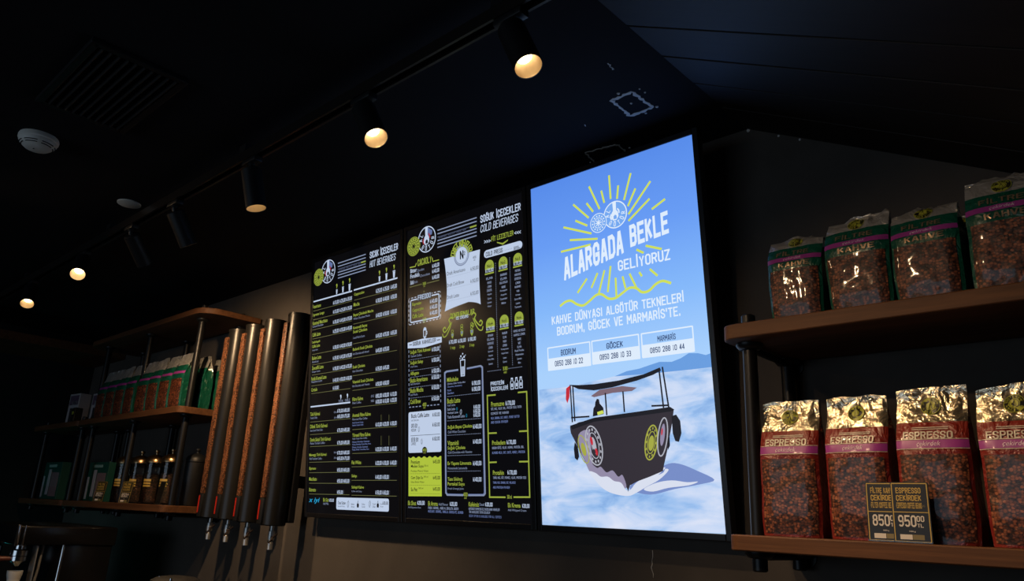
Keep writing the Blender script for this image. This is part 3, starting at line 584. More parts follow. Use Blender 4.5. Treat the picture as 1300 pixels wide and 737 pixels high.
COLD = {
'brand_emblem': [
 ('i','w','bolt',.1196,1.0431,.1063),
 ('i','g','seal',.0414,1.0309,.0782),
],
'header': [
 ('l','s',[(.1819,1.0649),(.3957,1.0649)],.0045,''),
 ('l','s',[(.1818,1.0508),(.3954,1.0508)],.0045,''),
 ('l','d',[(.1817,1.0372),(.395,1.0372)],.003,''),
 ('l','s',[(.1816,1.0235),(.3947,1.0235)],.0045,''),
 ('l','s',[(.1814,1.0108),(.3944,1.0108)],.0045,''),
 ('l','s',[(.1813,.9968),(.394,.9968)],.0045,''),
 ('t', 'd', 'KAHVE KEYFİ HER AN', 0.1908, 0.3381, 1.0343, 0.0085, ''),
 ('l','g',[(.3604,1.0352),(.3939,1.0352)],.006,''),
 ('t', 'w', 'SOĞUK İÇECEKLER', 0.4148, 0.6115, 1.053, 0.0283, 'b'),
 ('t', 'w', 'COLD BEVERAGES', 0.4155, 0.5986, 1.0167, 0.0281, 'i'),
],
'fresh_juice_section': [
 ('t', 'g', 'FİT LEZZETLER', 0.468, 0.574, 0.9665, 0.0182, 'b'),
 ('t', 'w', '>', 0.432, 0.4422, 0.964, 0.0119, 'b'),
 ('t', 'w', '<', 0.579, 0.5885, 0.9637, 0.0115, 'b'),
 ('t', 'w', '>', 0.4433, 0.4535, 0.9632, 0.0119, 'b'),
 ('t', 'w', '<', 0.5895, 0.5989, 0.9628, 0.0115, 'b'),
 ('t', 'w', '>', 0.4545, 0.4646, 0.9623, 0.0118, 'b'),
 ('t', 'w', '<', 0.5999, 0.6093, 0.962, 0.0114, 'b'),
 ('p','g',[(.4954,.951),(.5221,.9409),(.548,.9481),(.5479,.9443),(.5234,.934),(.4953,.9471)]),
 ('r','w',.4295,.9027,.6143,.9311,.022,0,''),
 ('t', 'k', 'COLD PRESS', 0.4387, 0.5212, 0.9157, 0.0165, 'b'),
 ('t', 'k', 'NORMAL', 0.5745, 0.5994, 0.9123, 0.0076, ''),
 ('t', 'k', 'MEDIUM', 0.5742, 0.604, 0.9055, 0.0076, ''),
 ('l','s',[(.5263,.9121),(.5694,.9121)],.002,'dot'),
 ('dome','g',.4556,.8714,.0216),
 ('t', 'k', 'No1', 0.4439, 0.4672, 0.8713, 0.0118, 'b'),
 ('t', 'w', '₺170,00', 0.4349, 0.4751, 0.855, 0.0133, 'b'),
 ('l','g',[(.4324,.8437),(.4768,.8437)],.005,''),
 ('t', 's', 'ELMA', 0.4383, 0.47, 0.8262, 0.0085, 'b'),
 ('t', 's', 'HAVUÇ', 0.4439, 0.4639, 0.8108, 0.0085, 'b'),
 ('t', 's', 'LİMON', 0.4442, 0.4631, 0.7964, 0.0085, 'b'),
 ('t', 's', 'ZENCEFİL', 0.4407, 0.466, 0.7827, 0.0085, 'b'),
 ('t', 's', 'Apple', 0.4421, 0.4641, 0.7681, 0.0077, 'b'),
 ('t', 's', 'Carrot', 0.4429, 0.4628, 0.7537, 0.0077, 'b'),
 ('t', 's', 'Lemon', 0.4426, 0.4625, 0.7396, 0.0077, 'b'),
 ('t', 's', 'Ginger', 0.4424, 0.4623, 0.7254, 0.0076, 'b'),
 ('dome','g',.5223,.8707,.0209),
 ('t', 'k', 'No2', 0.511, 0.5335, 0.8707, 0.0115, 'b'),
 ('t', 'w', '₺170,00', 0.5022, 0.5411, 0.8546, 0.013, 'b'),
 ('l','g',[(.4997,.8435),(.5427,.8435)],.005,''),
 ('t', 's', 'ANANAS', 0.5074, 0.5391, 0.8271, 0.0084, 'b'),
 ('t', 's', 'ELMA', 0.5081, 0.5377, 0.8126, 0.0084, 'b'),
 ('t', 's', 'SALATALIK', 0.5037, 0.5414, 0.799, 0.0083, 'b'),
 ('t', 's', 'NANE', 0.5131, 0.5314, 0.7831, 0.0084, 'b'),
 ('t', 's', 'Pineapple', 0.5051, 0.5386, 0.7702, 0.0076, 'b'),
 ('t', 's', 'Apple', 0.5073, 0.5357, 0.7556, 0.0075, 'b'),
 ('t', 's', 'Cucumber', 0.5045, 0.5379, 0.7418, 0.0075, 'b'),
 ('t', 's', 'Mint', 0.5108, 0.531, 0.7267, 0.0075, 'b'),
 ('dome','g',.5913,.87,.0201),
 ('t', 'k', 'No3', 0.5803, 0.6021, 0.8699, 0.0114, 'b'),
 ('t', 'w', '₺170,00', 0.5718, 0.6093, 0.8541, 0.0128, 'b'),
 ('l','g',[(.5693,.8432),(.6108,.8432)],.005,''),
 ('t', 's', 'PORTAKAL', 0.5782, 0.6029, 0.8287, 0.0082, 'b'),
 ('t', 's', 'HAVUÇ', 0.5754, 0.6049, 0.815, 0.0082, 'b'),
 ('t', 's', 'ZERDEÇAL', 0.574, 0.6055, 0.801, 0.0082, 'b'),
 ('t', 's', 'LİMON', 0.579, 0.5996, 0.7859, 0.0082, 'b'),
 ('t', 's', 'NANE', 0.5747, 0.6031, 0.7725, 0.0074, 'b'),
 ('t', 's', 've', 0.5821, 0.5948, 0.7571, 0.0074, 'b'),
 ('t', 's', 'Orange', 0.5773, 0.5988, 0.7438, 0.0074, 'b'),
 ('t', 's', 'Carrot Mint', 0.5715, 0.6038, 0.7307, 0.0074, 'b'),
 ('t', 's', 'Lemon', 0.578, 0.5965, 0.7157, 0.0073, 'b'),
 ('t', 's', 'Turmeric', 0.5717, 0.602, 0.7027, 0.0073, 'b'),
 ('dome','g',.4552,.6637,.0212),
 ('t', 'k', 'No4', 0.4437, 0.4665, 0.6631, 0.0113, 'b'),
 ('t', 'w', '₺170,00', 0.4348, 0.4743, 0.6468, 0.0128, 'b'),
 ('l','g',[(.4324,.6358),(.476,.6358)],.005,''),
 ('t', 's', 'ISPANAK', 0.4419, 0.4678, 0.622, 0.0082, 'b'),
 ('t', 's', 'ELMA', 0.4386, 0.4707, 0.6083, 0.0082, 'b'),
 ('t', 's', 'KEREVİZ', 0.4394, 0.4693, 0.5941, 0.0082, 'b'),
 ('t', 's', 'LİMON', 0.4448, 0.4634, 0.5794, 0.0082, 'b'),
 ('t', 's', 'Spinach', 0.4414, 0.4662, 0.5658, 0.0074, 'b'),
 ('t', 's', 'Apple', 0.4433, 0.4639, 0.5516, 0.0074, 'b'),
 ('t', 's', 'Celery Mint', 0.4373, 0.4692, 0.5383, 0.0074, 'b'),
 ('t', 's', 'Lemon', 0.4438, 0.4623, 0.5237, 0.0074, 'b'),
 ('dome','g',.5217,.6649,.0205),
 ('t', 'k', 'No5', 0.5106, 0.5327, 0.6642, 0.0112, 'b'),
 ('t', 'w', '₺170,00', 0.5019, 0.5401, 0.6482, 0.0127, 'b'),
 ('l','g',[(.4996,.6374),(.5417,.6374)],.005,''),
 ('t', 's', 'NAR', 0.5112, 0.5342, 0.6217, 0.0081, 'b'),
 ('t', 's', 'ELMA', 0.5143, 0.5303, 0.6072, 0.0081, 'b'),
 ('t', 's', 'PANCAR', 0.514, 0.53, 0.5932, 0.008, 'b'),
 ('t', 's', 'LİMON', 0.5122, 0.5311, 0.5794, 0.0081, 'b'),
 ('t', 's', 'Pomegranate', 0.5038, 0.5387, 0.5664, 0.0073, 'b'),
 ('t', 's', 'Apple Beet', 0.505, 0.5369, 0.5524, 0.0073, 'b'),
 ('t', 's', 'Lemon', 0.5132, 0.5281, 0.5375, 0.0073, 'b'),
 ('t', 's', 'Carrot', 0.5113, 0.5292, 0.5239, 0.0072, 'b'),
 ('dome','g',.5905,.666,.0198),
 ('t', 'k', 'No6', 0.5797, 0.6011, 0.6654, 0.011, 'b'),
 ('t', 'w', '₺170,00', 0.5713, 0.6081, 0.6497, 0.0124, 'b'),
 ('l','g',[(.5689,.6391),(.6096,.6391)],.005,''),
 ('t', 's', 'KIRMIZI MEYVELER', 0.5638, 0.616, 0.6214, 0.008, 'b'),
 ('t', 's', 'KARPUZ LİMON', 0.5649, 0.6142, 0.6079, 0.008, 'b'),
 ('t', 's', 'NANE', 0.5815, 0.5969, 0.5925, 0.0079, 'b'),
 ('t', 's', 'VE', 0.5831, 0.5946, 0.5791, 0.0079, 'b'),
 ('t', 's', 'ELMA', 0.5793, 0.5976, 0.5664, 0.0072, 'b'),
 ('t', 's', 'Red Fruits', 0.5678, 0.6082, 0.5545, 0.0072, 'b'),
 ('t', 's', 'Watermelon', 0.5694, 0.6059, 0.5412, 0.0072, 'b'),
 ('t', 's', 'Lemon', 0.5777, 0.5969, 0.5272, 0.0072, 'b'),
 ('t', 's', 'Mint', 0.5812, 0.5927, 0.5137, 0.0071, 'b'),
 ('l','s',[(.4873,.8753),(.4875,.5037)],.0022,'dot'),
 ('l','s',[(.5557,.881),(.5555,.5042)],.0022,'dot'),
 ('l','s',[(.4383,.4981),(.5054,.4981)],.0022,'dot'),
 ('l','s',[(.5367,.4988),(.6019,.4988)],.0022,'dot'),
 ('t', 'g', '330', 0.5105, 0.5318, 0.5007, 0.0123, 'b'),
 ('t', 'g', 'ml', 0.515, 0.5269, 0.4883, 0.0086, 'b'),
],
'protein_section': [
 ('t', 'w', 'PROTEİN', 0.4489, 0.5119, 0.4549, 0.0132, 'b'),
 ('t', 'w', 'İÇECEKLERİ', 0.4494, 0.5295, 0.4366, 0.0131, 'b'),
 ('i','w','bottle',.5484,.4476,.0384),
 ('i','w','bottle',.5688,.448,.0382),
 ('i','w','bottle',.5884,.4484,.0379),
 ('l','g',[(.4716,.4157),(.4318,.4161),(.4331,.0796),(.5057,.0802)],.005,''),
 ('l','g',[(.5737,.4158),(.6125,.4156),(.6114,.0822),(.5414,.0812)],.005,''),
 ('l','g',[(.4347,.2889),(.4725,.2884)],.005,''),
 ('l','g',[(.5743,.2894),(.6149,.2893)],.005,''),
 ('l','g',[(.4319,.1923),(.4694,.1928)],.005,''),
 ('l','g',[(.5704,.1928),(.6107,.1926)],.005,''),
 ('t', 'g', 'Promuzve', 0.4493, 0.5104, 0.385, 0.0165, 'b'),
 ('t', 'w', '₺170,00', 0.5163, 0.559, 0.3842, 0.0149, 'b'),
 ('t', 's', 'SÜT, MUZ, YULAF, BAL, PROTEİN TOZU, FISTIK', 0.4486, 0.5881, 0.3689, 0.008, 'b'),
 ('t', 's', 'EZMESİ VE KAKAO', 0.4481, 0.53, 0.3538, 0.008, 'b'),
 ('t', 'b', 'MILK, BANANA, OAT, HONEY, PEANUT BUTTER', 0.4476, 0.5777, 0.3382, 0.008, 'b'),
 ('t', 'b', 'AND COCOA POWDER', 0.4472, 0.5253, 0.3243, 0.0081, 'b'),
 ('t', 'g', 'Probadem', 0.4504, 0.512, 0.2564, 0.0148, 'b'),
 ('t', 'w', '₺170,00', 0.5171, 0.5588, 0.2563, 0.014, 'b'),
 ('t', 's', 'BADEM SÜTÜ, YULAF, HURMA, PROTEİN, BAL', 0.4499, 0.5933, 0.2394, 0.0079, 'b'),
 ('t', 'b', 'ALMOND MILK, OAT, DATE, HONEY, PROTEIN', 0.4494, 0.5968, 0.2236, 0.0079, 'b'),
 ('t', 'g', 'Protahin', 0.4512, 0.5012, 0.1586, 0.0146, 'b'),
 ('t', 'w', '₺170,00', 0.5172, 0.5585, 0.1592, 0.0138, 'b'),
 ('t', 's', 'TAHİN, MUZ, SÜT, PEKMEZ, YULAF, PROTEİN TOZU', 0.4514, 0.5989, 0.1424, 0.0078, 'b'),
 ('t', 'b', 'TAHINI, MILK, BANANA, OAT, MOLASSES', 0.4509, 0.5523, 0.1269, 0.0073, 'b'),
 ('t', 'b', 'AND PROTEIN POWDER', 0.4505, 0.5262, 0.1113, 0.0073, 'b'),
 ('t', 'g', '500 ml', 0.5137, 0.5336, 0.0818, 0.0122, 'b'),
],
'iced_cocoa_section': [
 ('t', 'g', 'CACAOLY', 0.0653, 0.146, 0.9584, 0.0268, 'b'),
 ('l','g',[(.0167,.9492),(.0512,.9473),(.0576,.9599)],.004,''),
 ('l','g',[(.1503,.9629),(.1545,.9472),(.19,.9465)],.004,''),
 ('t', 'w', 'Bitter', 0.0213, 0.0595, 0.9331, 0.0165, 'b'),
 ('t', 's', 'Chocolate', 0.0619, 0.1035, 0.9281, 0.0103, ''),
 ('t', 'w', '₺140,00', 0.1501, 0.191, 0.9291, 0.0152, 'b'),
 ('t', 'w', 'Fındıklı', 0.0214, 0.0753, 0.9114, 0.0165, 'b'),
 ('t', 's', 'Chocolate', 0.0787, 0.1371, 0.9035, 0.0103, ''),
 ('t', 'w', '₺140,00', 0.15, 0.1908, 0.908, 0.0152, 'b'),
 ('t', 'w', 'Sütlü', 0.0215, 0.0415, 0.8863, 0.0164, 'b'),
 ('t', 's', 'Chocolate', 0.0428, 0.0649, 0.8851, 0.0104, ''),
 ('t', 'w', '₺140,00', 0.1498, 0.1905, 0.8836, 0.0151, 'b'),
 ('l','y',[(.0169,.8694),(.0906,.8694)],.004,''),
 ('l','y',[(.1188,.8673),(.1904,.8673)],.004,''),
 ('t', 'g', '330', 0.095, 0.1144, 0.869, 0.011, 'b'),
 ('t', 'g', 'ml', 0.1, 0.1094, 0.8588, 0.0076, ''),
],
'freddo_section': [
 ('r','w',.0229,.7274,.1882,.8148,.006,.005,''),
 ('r','w',.0125,.7195,.1966,.8238,.006,.003,'dash'),
 ('r','k',.0627,.8071,.1463,.8304,.001,0,''),
 ('t', 'w', 'FREDDO', 0.0665, 0.1414, 0.8188, 0.0195, 'b'),
 ('t', 'y', '· ◊ ·', 0.0874, 0.1186, 0.8373, 0.0093, ''),
 ('t', 'g', 'Espresso', 0.0333, 0.0873, 0.7957, 0.0162, 'b'),
 ('t', 'w', '₺140,00', 0.1363, 0.1788, 0.7928, 0.015, 'b'),
 ('t', 'g', 'Cappuccino', 0.0333, 0.1004, 0.7723, 0.0161, 'b'),
 ('t', 'w', '₺140,00', 0.1362, 0.1786, 0.77, 0.0149, 'b'),
 ('t', 'g', 'Caffe Latte', 0.0334, 0.099, 0.7495, 0.016, 'b'),
 ('t', 'w', '₺140,00', 0.1361, 0.1784, 0.7477, 0.0148, 'b'),
 ('t', 'g', '330', 0.0934, 0.1151, 0.7291, 0.0124, 'b'),
 ('t', 'g', 'ml', 0.0983, 0.1088, 0.718, 0.0075, ''),
],
'iced_coffee_section': [
 ('i','w','mug',.1069,.6757,.0472),
 ('p','w',[(.006,.6506),(.0901,.6559),(.1117,.6549),(.2018,.6499),(.2016,.6288),(.0993,.6208),(.0061,.6288)]),
 ('t', 'k', 'SOĞUK KAHVELER', 0.0368, 0.1691, 0.6418, 0.0149, 'b'),
 ('l','k',[(.0157,.641),(.0323,.641)],.003,''),
 ('l','k',[(.1751,.6401),(.1928,.6401)],.003,''),
 ('l','s',[(.0132,.6205),(.0152,.4028)],.0035,'dash'),
 ('l','s',[(.1927,.6199),(.1939,.4019)],.0035,'dash'),
 ('l','s',[(.0152,.4024),(.0925,.4024)],.0035,'dash'),
 ('l','s',[(.1185,.4021),(.1939,.4021)],.0035,'dash'),
 ('t', 'g', 'Soğuk Türk Kahvesi', 0.0222, 0.1388, 0.61, 0.0174, 'b'),
 ('t', 'w', '₺150,00', 0.1461, 0.1878, 0.6081, 0.0153, 'b'),
 ('t', 's', 'Turkish Coffee', 0.0235, 0.0883, 0.5953, 0.0083, ''),
 ('l','s',[(.021,.5824),(.1864,.5824)],.002,'dot'),
 ('t', 'g', 'Soğuk Salep', 0.0223, 0.096, 0.5691, 0.0173, 'b'),
 ('t', 'w', '₺150,00', 0.1458, 0.1874, 0.5684, 0.0152, 'b'),
 ('t', 's', 'Cold Salep', 0.0236, 0.0644, 0.5541, 0.0082, ''),
 ('l','s',[(.0211,.5404),(.1859,.5404)],.002,'dot'),
 ('t', 'g', 'Affogato', 0.0224, 0.0725, 0.5272, 0.0172, 'b'),
 ('t', 'w', '₺150,00', 0.1455, 0.187, 0.5277, 0.0151, 'b'),
 ('l','s',[(.0212,.515),(.1857,.515)],.002,'dot'),
 ('t', 'g', 'Buzlu Americano', 0.0225, 0.1225, 0.5031, 0.0171, 'b'),
 ('t', 'w', '₺150,00', 0.1454, 0.1868, 0.5042, 0.0151, 'b'),
 ('t', 's', 'Iced Americano', 0.0238, 0.0793, 0.4891, 0.0081, ''),
 ('l','s',[(.0213,.4759),(.1853,.4759)],.002,'dot'),
 ('t', 'g', 'Buzlu Mocha', 0.0226, 0.0981, 0.4645, 0.0171, 'b'),
 ('t', 'w', '₺150,00', 0.1451, 0.1864, 0.4667, 0.015, 'b'),
 ('t', 's', 'Iced Mocha', 0.0239, 0.0657, 0.4486, 0.0081, ''),
 ('l','s',[(.0214,.4362),(.1849,.4362)],.002,'dot'),
 ('t', 'g', 'Cold Brew', 0.0227, 0.0834, 0.4224, 0.0169, 'b'),
 ('t', 'w', '₺150,00', 0.1449, 0.186, 0.4259, 0.0149, 'b'),
 ('t', 'g', '400', 0.0943, 0.1149, 0.4073, 0.0134, 'b'),
 ('t', 'g', 'ml', 0.0985, 0.1088, 0.3963, 0.0071, ''),
],
'iced_latte_panel': [
 ('r','w',.0118,.2333,.1954,.3838,.008,0,''),
 ('t', 'k', 'Buzlu Caffe Latte', 0.0278, 0.1302, 0.3691, 0.0156, 'b'),
 ('t', 'k', '₺160,00', 0.1479, 0.1882, 0.3671, 0.0139, 'b'),
 ('t', 'k', 'ORTA BOY', 0.0279, 0.0649, 0.3321, 0.0154, 'b'),
 ('t', 'k', '₺160,00', 0.1477, 0.1879, 0.3311, 0.0138, 'b'),
 ('t', 'k', 'BÜYÜK BOY', 0.028, 0.0703, 0.2805, 0.0153, 'b'),
 ('t', 'k', '₺160,00', 0.1473, 0.1874, 0.281, 0.0138, 'b'),
 ('t', 'k', 'Iced Caffe Latte', 0.0278, 0.0704, 0.3529, 0.0077, ''),
 ('t', 'k', 'MEDIUM', 0.0279, 0.0557, 0.316, 0.0107, ''),
 ('t', 'k', 'LARGE', 0.028, 0.0557, 0.2664, 0.0106, ''),
 ('i','k','leaf',.0722,.3183,.0199),
 ('i','k','leaf',.0876,.2727,.0209),
 ('l','k',[(.0233,.2961),(.1892,.2961)],.0015,''),
 ('c','k',.1046,.2398,.0138,0),
 ('t', 'g', '400', 0.0938, 0.1153, 0.2423, 0.0104, 'b'),
 ('t', 'g', 'ml', 0.0983, 0.1099, 0.233, 0.007, ''),
],
'bottled_water_panel': [
 ('p','l',[(.0128,.077),(.0123,.2192),(.0203,.2145),(.0281,.2144),(.036,.2191),(.0438,.219),(.0516,.2144),(.0594,.2143),(.0671,.2189),(.0748,.2189),(.0825,.2142),(.0901,.2142),(.0978,.2188),(.1054,.2188),(.1129,.2141),(.1205,.2141),(.128,.2187),(.1355,.2186),(.1429,.214),(.1504,.214),(.1578,.2185),(.1652,.2185),(.1725,.2139),(.1798,.2139),(.1872,.2184),(.1944,.2184),(.1955,.079)]),
 ('t', 'k', 'Premium', 0.0263, 0.0766, 0.1996, 0.014, 'b'),
 ('t', 'k', 'Maden Suyu', 0.0264, 0.0972, 0.1833, 0.0139, 'b'),
 ('t', 'k', 'Cam Şişe Su', 0.0265, 0.0944, 0.1428, 0.0139, 'b'),
 ('t', 'k', 'Su Pet', 0.0266, 0.0629, 0.1013, 0.0138, 'b'),
 ('t', 'k', '₺45,00', 0.1494, 0.1882, 0.1994, 0.0125, 'b'),
 ('t', 'k', '₺45,00', 0.149, 0.1877, 0.1431, 0.0123, 'b'),
 ('t', 'k', '₺45,00', 0.1487, 0.1873, 0.1039, 0.0123, 'b'),
 ('t', 'k', 'Premium Mineral Water', 0.0264, 0.1255, 0.1676, 0.0075, ''),
 ('t', 'k', 'Glass Bottle Water', 0.0265, 0.1024, 0.1283, 0.0075, ''),
 ('t', 'k', '330 ml', 0.1008, 0.123, 0.1859, 0.0068, ''),
 ('t', 'k', '330 ml', 0.0989, 0.1228, 0.1466, 0.0068, ''),
 ('t', 'k', '500 ml', 0.0693, 0.0961, 0.1062, 0.0068, ''),
 ('l','k',[(.0227,.1578),(.1895,.1578)],.0015,'dot'),
 ('l','k',[(.0228,.1168),(.1891,.1168)],.0015,'dot'),
 ('l','k',[(.0229,.0869),(.1888,.0869)],.0015,'dot'),
],
'draft_coffee_panel': [
 ('p','w',[(.2182,.9442),(.2242,.9106),(.2285,.8795),(.231,.8508),(.2319,.8245),(.2311,.8005),(.2287,.7786),(.2245,.759),(.2187,.7415),(.2307,.7438),(.2438,.746),(.2582,.7482),(.2737,.7503),(.2904,.7523),(.3082,.7543),(.327,.7562),(.3469,.7581),(.3577,.7562),(.3675,.7542),(.3764,.752),(.3845,.7497),(.3917,.7472),(.398,.7446),(.4035,.7418),(.4081,.7388),(.4059,.7682),(.4044,.7964),(.4036,.8235),(.4034,.8495),(.4039,.8742),(.4051,.8978),(.4071,.9201),(.4097,.9412)]),
 ('c','s',.3134,.9393,.0379,.005),
 ('c','w',.3134,.9393,.0358,0),
 ('c','s',.3134,.9393,.0326,.003),
 ('t', 'k', 'N', 0.3048, 0.3237, 0.9407, 0.0318, 'b'),
 ('t', 'k', '2', 0.3249, 0.3328, 0.9439, 0.0138, 'b'),
 ('arc', 'g', 'DRAFT KAHVELER', 0.3134, 0.9393, 0.0456, 0.028),
 ('t', 'k', 'Draft Americano', 0.2341, 0.3321, 0.8831, 0.0139, ''),
 ('l','s',[(.2339,.8674),(.3996,.8674)],.0012,'dot'),
 ('t', 'k', 'Draft Cold Brew', 0.2335, 0.3256, 0.838, 0.0139, ''),
 ('l','s',[(.2333,.8225),(.3984,.8225)],.0012,'dot'),
 ('t', 'k', 'Draft Latte', 0.2329, 0.2976, 0.7928, 0.0138, ''),
 ('l','s',[(.2327,.7774),(.3973,.7774)],.0012,'dot'),
 ('t', 'k', '₺150,00', 0.3596, 0.4009, 0.8772, 0.0127, ''),
 ('t', 'k', '₺150,00', 0.3586, 0.3997, 0.8319, 0.0127, ''),
 ('t', 'k', '₺150,00', 0.3576, 0.3986, 0.7861, 0.0125, ''),
 ('t', 'k', '400', 0.3733, 0.3899, 0.9178, 0.0088, ''),
 ('t', 'k', 'ml', 0.3775, 0.3852, 0.9081, 0.0071, ''),
],
'ice_cream_section': [
 ('t', 'g', 'DONDURMALAR', 0.2494, 0.3756, 0.7196, 0.02, 'b'),
 ('t', 'w', 'ICE CREAMS', 0.2796, 0.3446, 0.7072, 0.0119, 'b'),
 ('l','g',[(.2642,.708),(.2522,.7148),(.2418,.7063),(.2482,.6927),(.2322,.6723),(.2178,.6638),(.2098,.674),(.2178,.6825),(.2242,.6757)],.005,'curve'),
 ('l','g',[(.2562,.6961),(.2442,.6723),(.2282,.6511),(.2122,.6468),(.2066,.6595)],.004,'curve'),
 ('l','g',[(.3602,.708),(.3722,.7148),(.3826,.7063),(.3762,.6927),(.3922,.6723),(.4066,.6638),(.4146,.674),(.4066,.6825),(.4002,.6757)],.005,'curve'),
 ('l','g',[(.3682,.6961),(.3802,.6723),(.3962,.6511),(.4122,.6468),(.4178,.6595)],.004,'curve'),
 ('i','g','cone1',.26,.6592,.0467),
 ('i','g','cone2',.3098,.6628,.0515),
 ('i','g','cone3',.3613,.6613,.0563),
 ('t', 'w', '₺70,00', 0.2405, 0.2827, 0.6236, 0.0142, 'b'),
 ('t', 'g', '1 top', 0.2494, 0.2744, 0.6005, 0.0149, 'b'),
 ('t', 'w', '₺130,00', 0.2889, 0.3301, 0.6224, 0.014, 'b'),
 ('t', 'g', '2 top', 0.2975, 0.3219, 0.5996, 0.0147, 'b'),
 ('t', 'w', '₺190,00', 0.3408, 0.381, 0.6214, 0.0139, 'b'),
 ('t', 'g', '3 top', 0.349, 0.3729, 0.5989, 0.0145, 'b'),
],
'specials_section': [
 ('i','w','shake',.3116,.5228,.058),
 ('c','w',.303,.566,.0035,0),
 ('c','w',.3126,.5738,.0031,0),
 ('c','w',.3195,.5623,.0039,0),
 ('c','w',.3106,.5575,.0034,0),
 ('c','w',.3262,.5673,.0019,0),
 ('c','w',.2984,.5588,.0023,0),
 ('l','s',[(.2887,.5186),(.2264,.5187),(.2166,.5146),(.2175,.0918),(.2241,.0843),(.3064,.0842)],.006,''),
 ('l','s',[(.3329,.5188),(.4024,.5214),(.4107,.5157),(.4124,.0913),(.4062,.0855),(.3303,.0845)],.006,''),
 ('l','b',[(.2887,.5159),(.2287,.5158),(.22,.5119),(.2208,.0935),(.2266,.0876),(.3065,.0874)],.002,''),
 ('l','b',[(.3329,.5162),(.4008,.5189),(.4075,.5134),(.4079,.0938),(.4032,.0886),(.3304,.0877)],.002,''),
 ('t', 'g', '400', 0.3065, 0.3272, 0.0869, 0.0128, 'b'),
 ('t', 'g', 'ml', 0.3111, 0.3222, 0.0757, 0.0075, ''),
 ('t', 'g', 'Milkshake', 0.2289, 0.2882, 0.4874, 0.0155, 'b'),
 ('t', 's', 'Çikolata, Çilek, Vanilya, Muz', 0.2304, 0.3243, 0.4718, 0.0077, 'b'),
 ('t', 'b', 'Chocolate, Strawberry', 0.2303, 0.3076, 0.4614, 0.0077, 'b'),
 ('t', 'b', 'Küçük', 0.2301, 0.2516, 0.4486, 0.0077, 'b'),
 ('t', 'b', 'Standart', 0.23, 0.265, 0.439, 0.0077, 'b'),
 ('t', 'w', '₺190,00', 0.3574, 0.3998, 0.4645, 0.015, 'b'),
 ('t', 'w', '₺190,00', 0.3569, 0.3993, 0.444, 0.0149, 'b'),
 ('l','s',[(.2298,.4275),(.3999,.4275)],.002,'dot'),
 ('t', 'g', 'Buzlu Latte', 0.2296, 0.2968, 0.411, 0.0176, 'b'),
 ('t', 's', 'Iced Latte', 0.2305, 0.271, 0.396, 0.0084, ''),
 ('t', 's', 'Sade Latte', 0.2297, 0.2701, 0.3818, 0.0097, 'b'),
 ('t', 's', 'Vanilyalı Latte', 0.2295, 0.2865, 0.3676, 0.0097, 'b'),
 ('t', 's', 'Tuzlu Karamelli Latte', 0.2293, 0.319, 0.3539, 0.0096, 'b'),
 ('i','c','leaf',.2793,.3805,.0124),
 ('i','c','leaf',.328,.3541,.0122),
 ('i','w','leaf',.2997,.368,.019),
 ('t', 'w', '₺160,00', 0.364, 0.3971, 0.3819, 0.0127, 'b'),
 ('t', 'w', '₺160,00', 0.3636, 0.3968, 0.3675, 0.0127, 'b'),
 ('t', 'w', '₺160,00', 0.3633, 0.3964, 0.3537, 0.0127, 'b'),
 ('t', 'g', 'Soğuk Beyaz Çikolata', 0.2305, 0.356, 0.3169, 0.0159, 'b'),
 ('t', 'g', 'Vitaminli', 0.2298, 0.2863, 0.2623, 0.0157, 'b'),
 ('t', 'g', 'Soğuk Çikolata', 0.2295, 0.32, 0.2444, 0.0156, 'b'),
 ('t', 'g', 'Ev Yapımı Limonata', 0.2288, 0.3492, 0.1904, 0.0155, 'b'),
 ('t', 'g', 'Taze Sıkılmış', 0.2281, 0.3034, 0.1369, 0.0154, 'b'),
 ('t', 'g', 'Portakal Suyu', 0.2279, 0.3135, 0.1204, 0.0154, 'b'),
 ('t', 's', 'Cold White Chocolate', 0.232, 0.3228, 0.3011, 0.0085, ''),
 ('t', 's', 'Cold Chocolate with Vitamins', 0.231, 0.3532, 0.2299, 0.0083, ''),
 ('t', 's', 'Homemade Lemonade', 0.2303, 0.3282, 0.1754, 0.0083, ''),
 ('t', 's', 'Fresh Orange Juice', 0.2293, 0.3092, 0.1051, 0.0082, ''),
 ('l','s',[(.2291,.3408),(.4015,.3408)],.002,'dot'),
 ('l','s',[(.2285,.2899),(.4002,.2899)],.002,'dot'),
 ('l','s',[(.2275,.2188),(.3983,.2188)],.002,'dot'),
 ('l','s',[(.2268,.165),(.3968,.165)],.002,'dot'),
 ('t', 'w', '₺140,00', 0.36, 0.4016, 0.3149, 0.0148, 'b'),
 ('t', 'w', '₺140,00', 0.3588, 0.4002, 0.2637, 0.0147, 'b'),
 ('t', 'w', '₺140,00', 0.3571, 0.3983, 0.1908, 0.0145, 'b'),
 ('t', 'w', '₺140,00', 0.3558, 0.3969, 0.1373, 0.0144, 'b'),
],
'extra_shot_note': [
 ('t', 'g', 'Ek Shot', 0.0101, 0.0557, 0.0529, 0.016, 'b'),
 ('t', 'w', '₺20,00', 0.062, 0.103, 0.0545, 0.0142, 'b'),
 ('t', 's', 'Add Espresso Shot', 0.0102, 0.0826, 0.0369, 0.008, ''),
],
'extra_flavour_note': [
 ('t', 'g', 'Ek Aroma', 0.1223, 0.174, 0.0534, 0.0156, 'b'),
 ('t', 'w', '₺20,00', 0.2369, 0.2745, 0.054, 0.0135, 'b'),
 ('t', 's', 'Add Flavour', 0.1783, 0.2286, 0.0518, 0.0088, ''),
 ('t', 's', 'FINDIK, KARAMEL, VANİLYA, ÇİKOLATA, BADEM', 0.1222, 0.2807, 0.0384, 0.0084, 'b'),
 ('t', 'b', 'HAZELNUT, CARAMEL, VANILLA, CHOCOLATE, ALMOND', 0.1222, 0.3045, 0.0267, 0.0083, 'b'),
],
'decaf_note': [
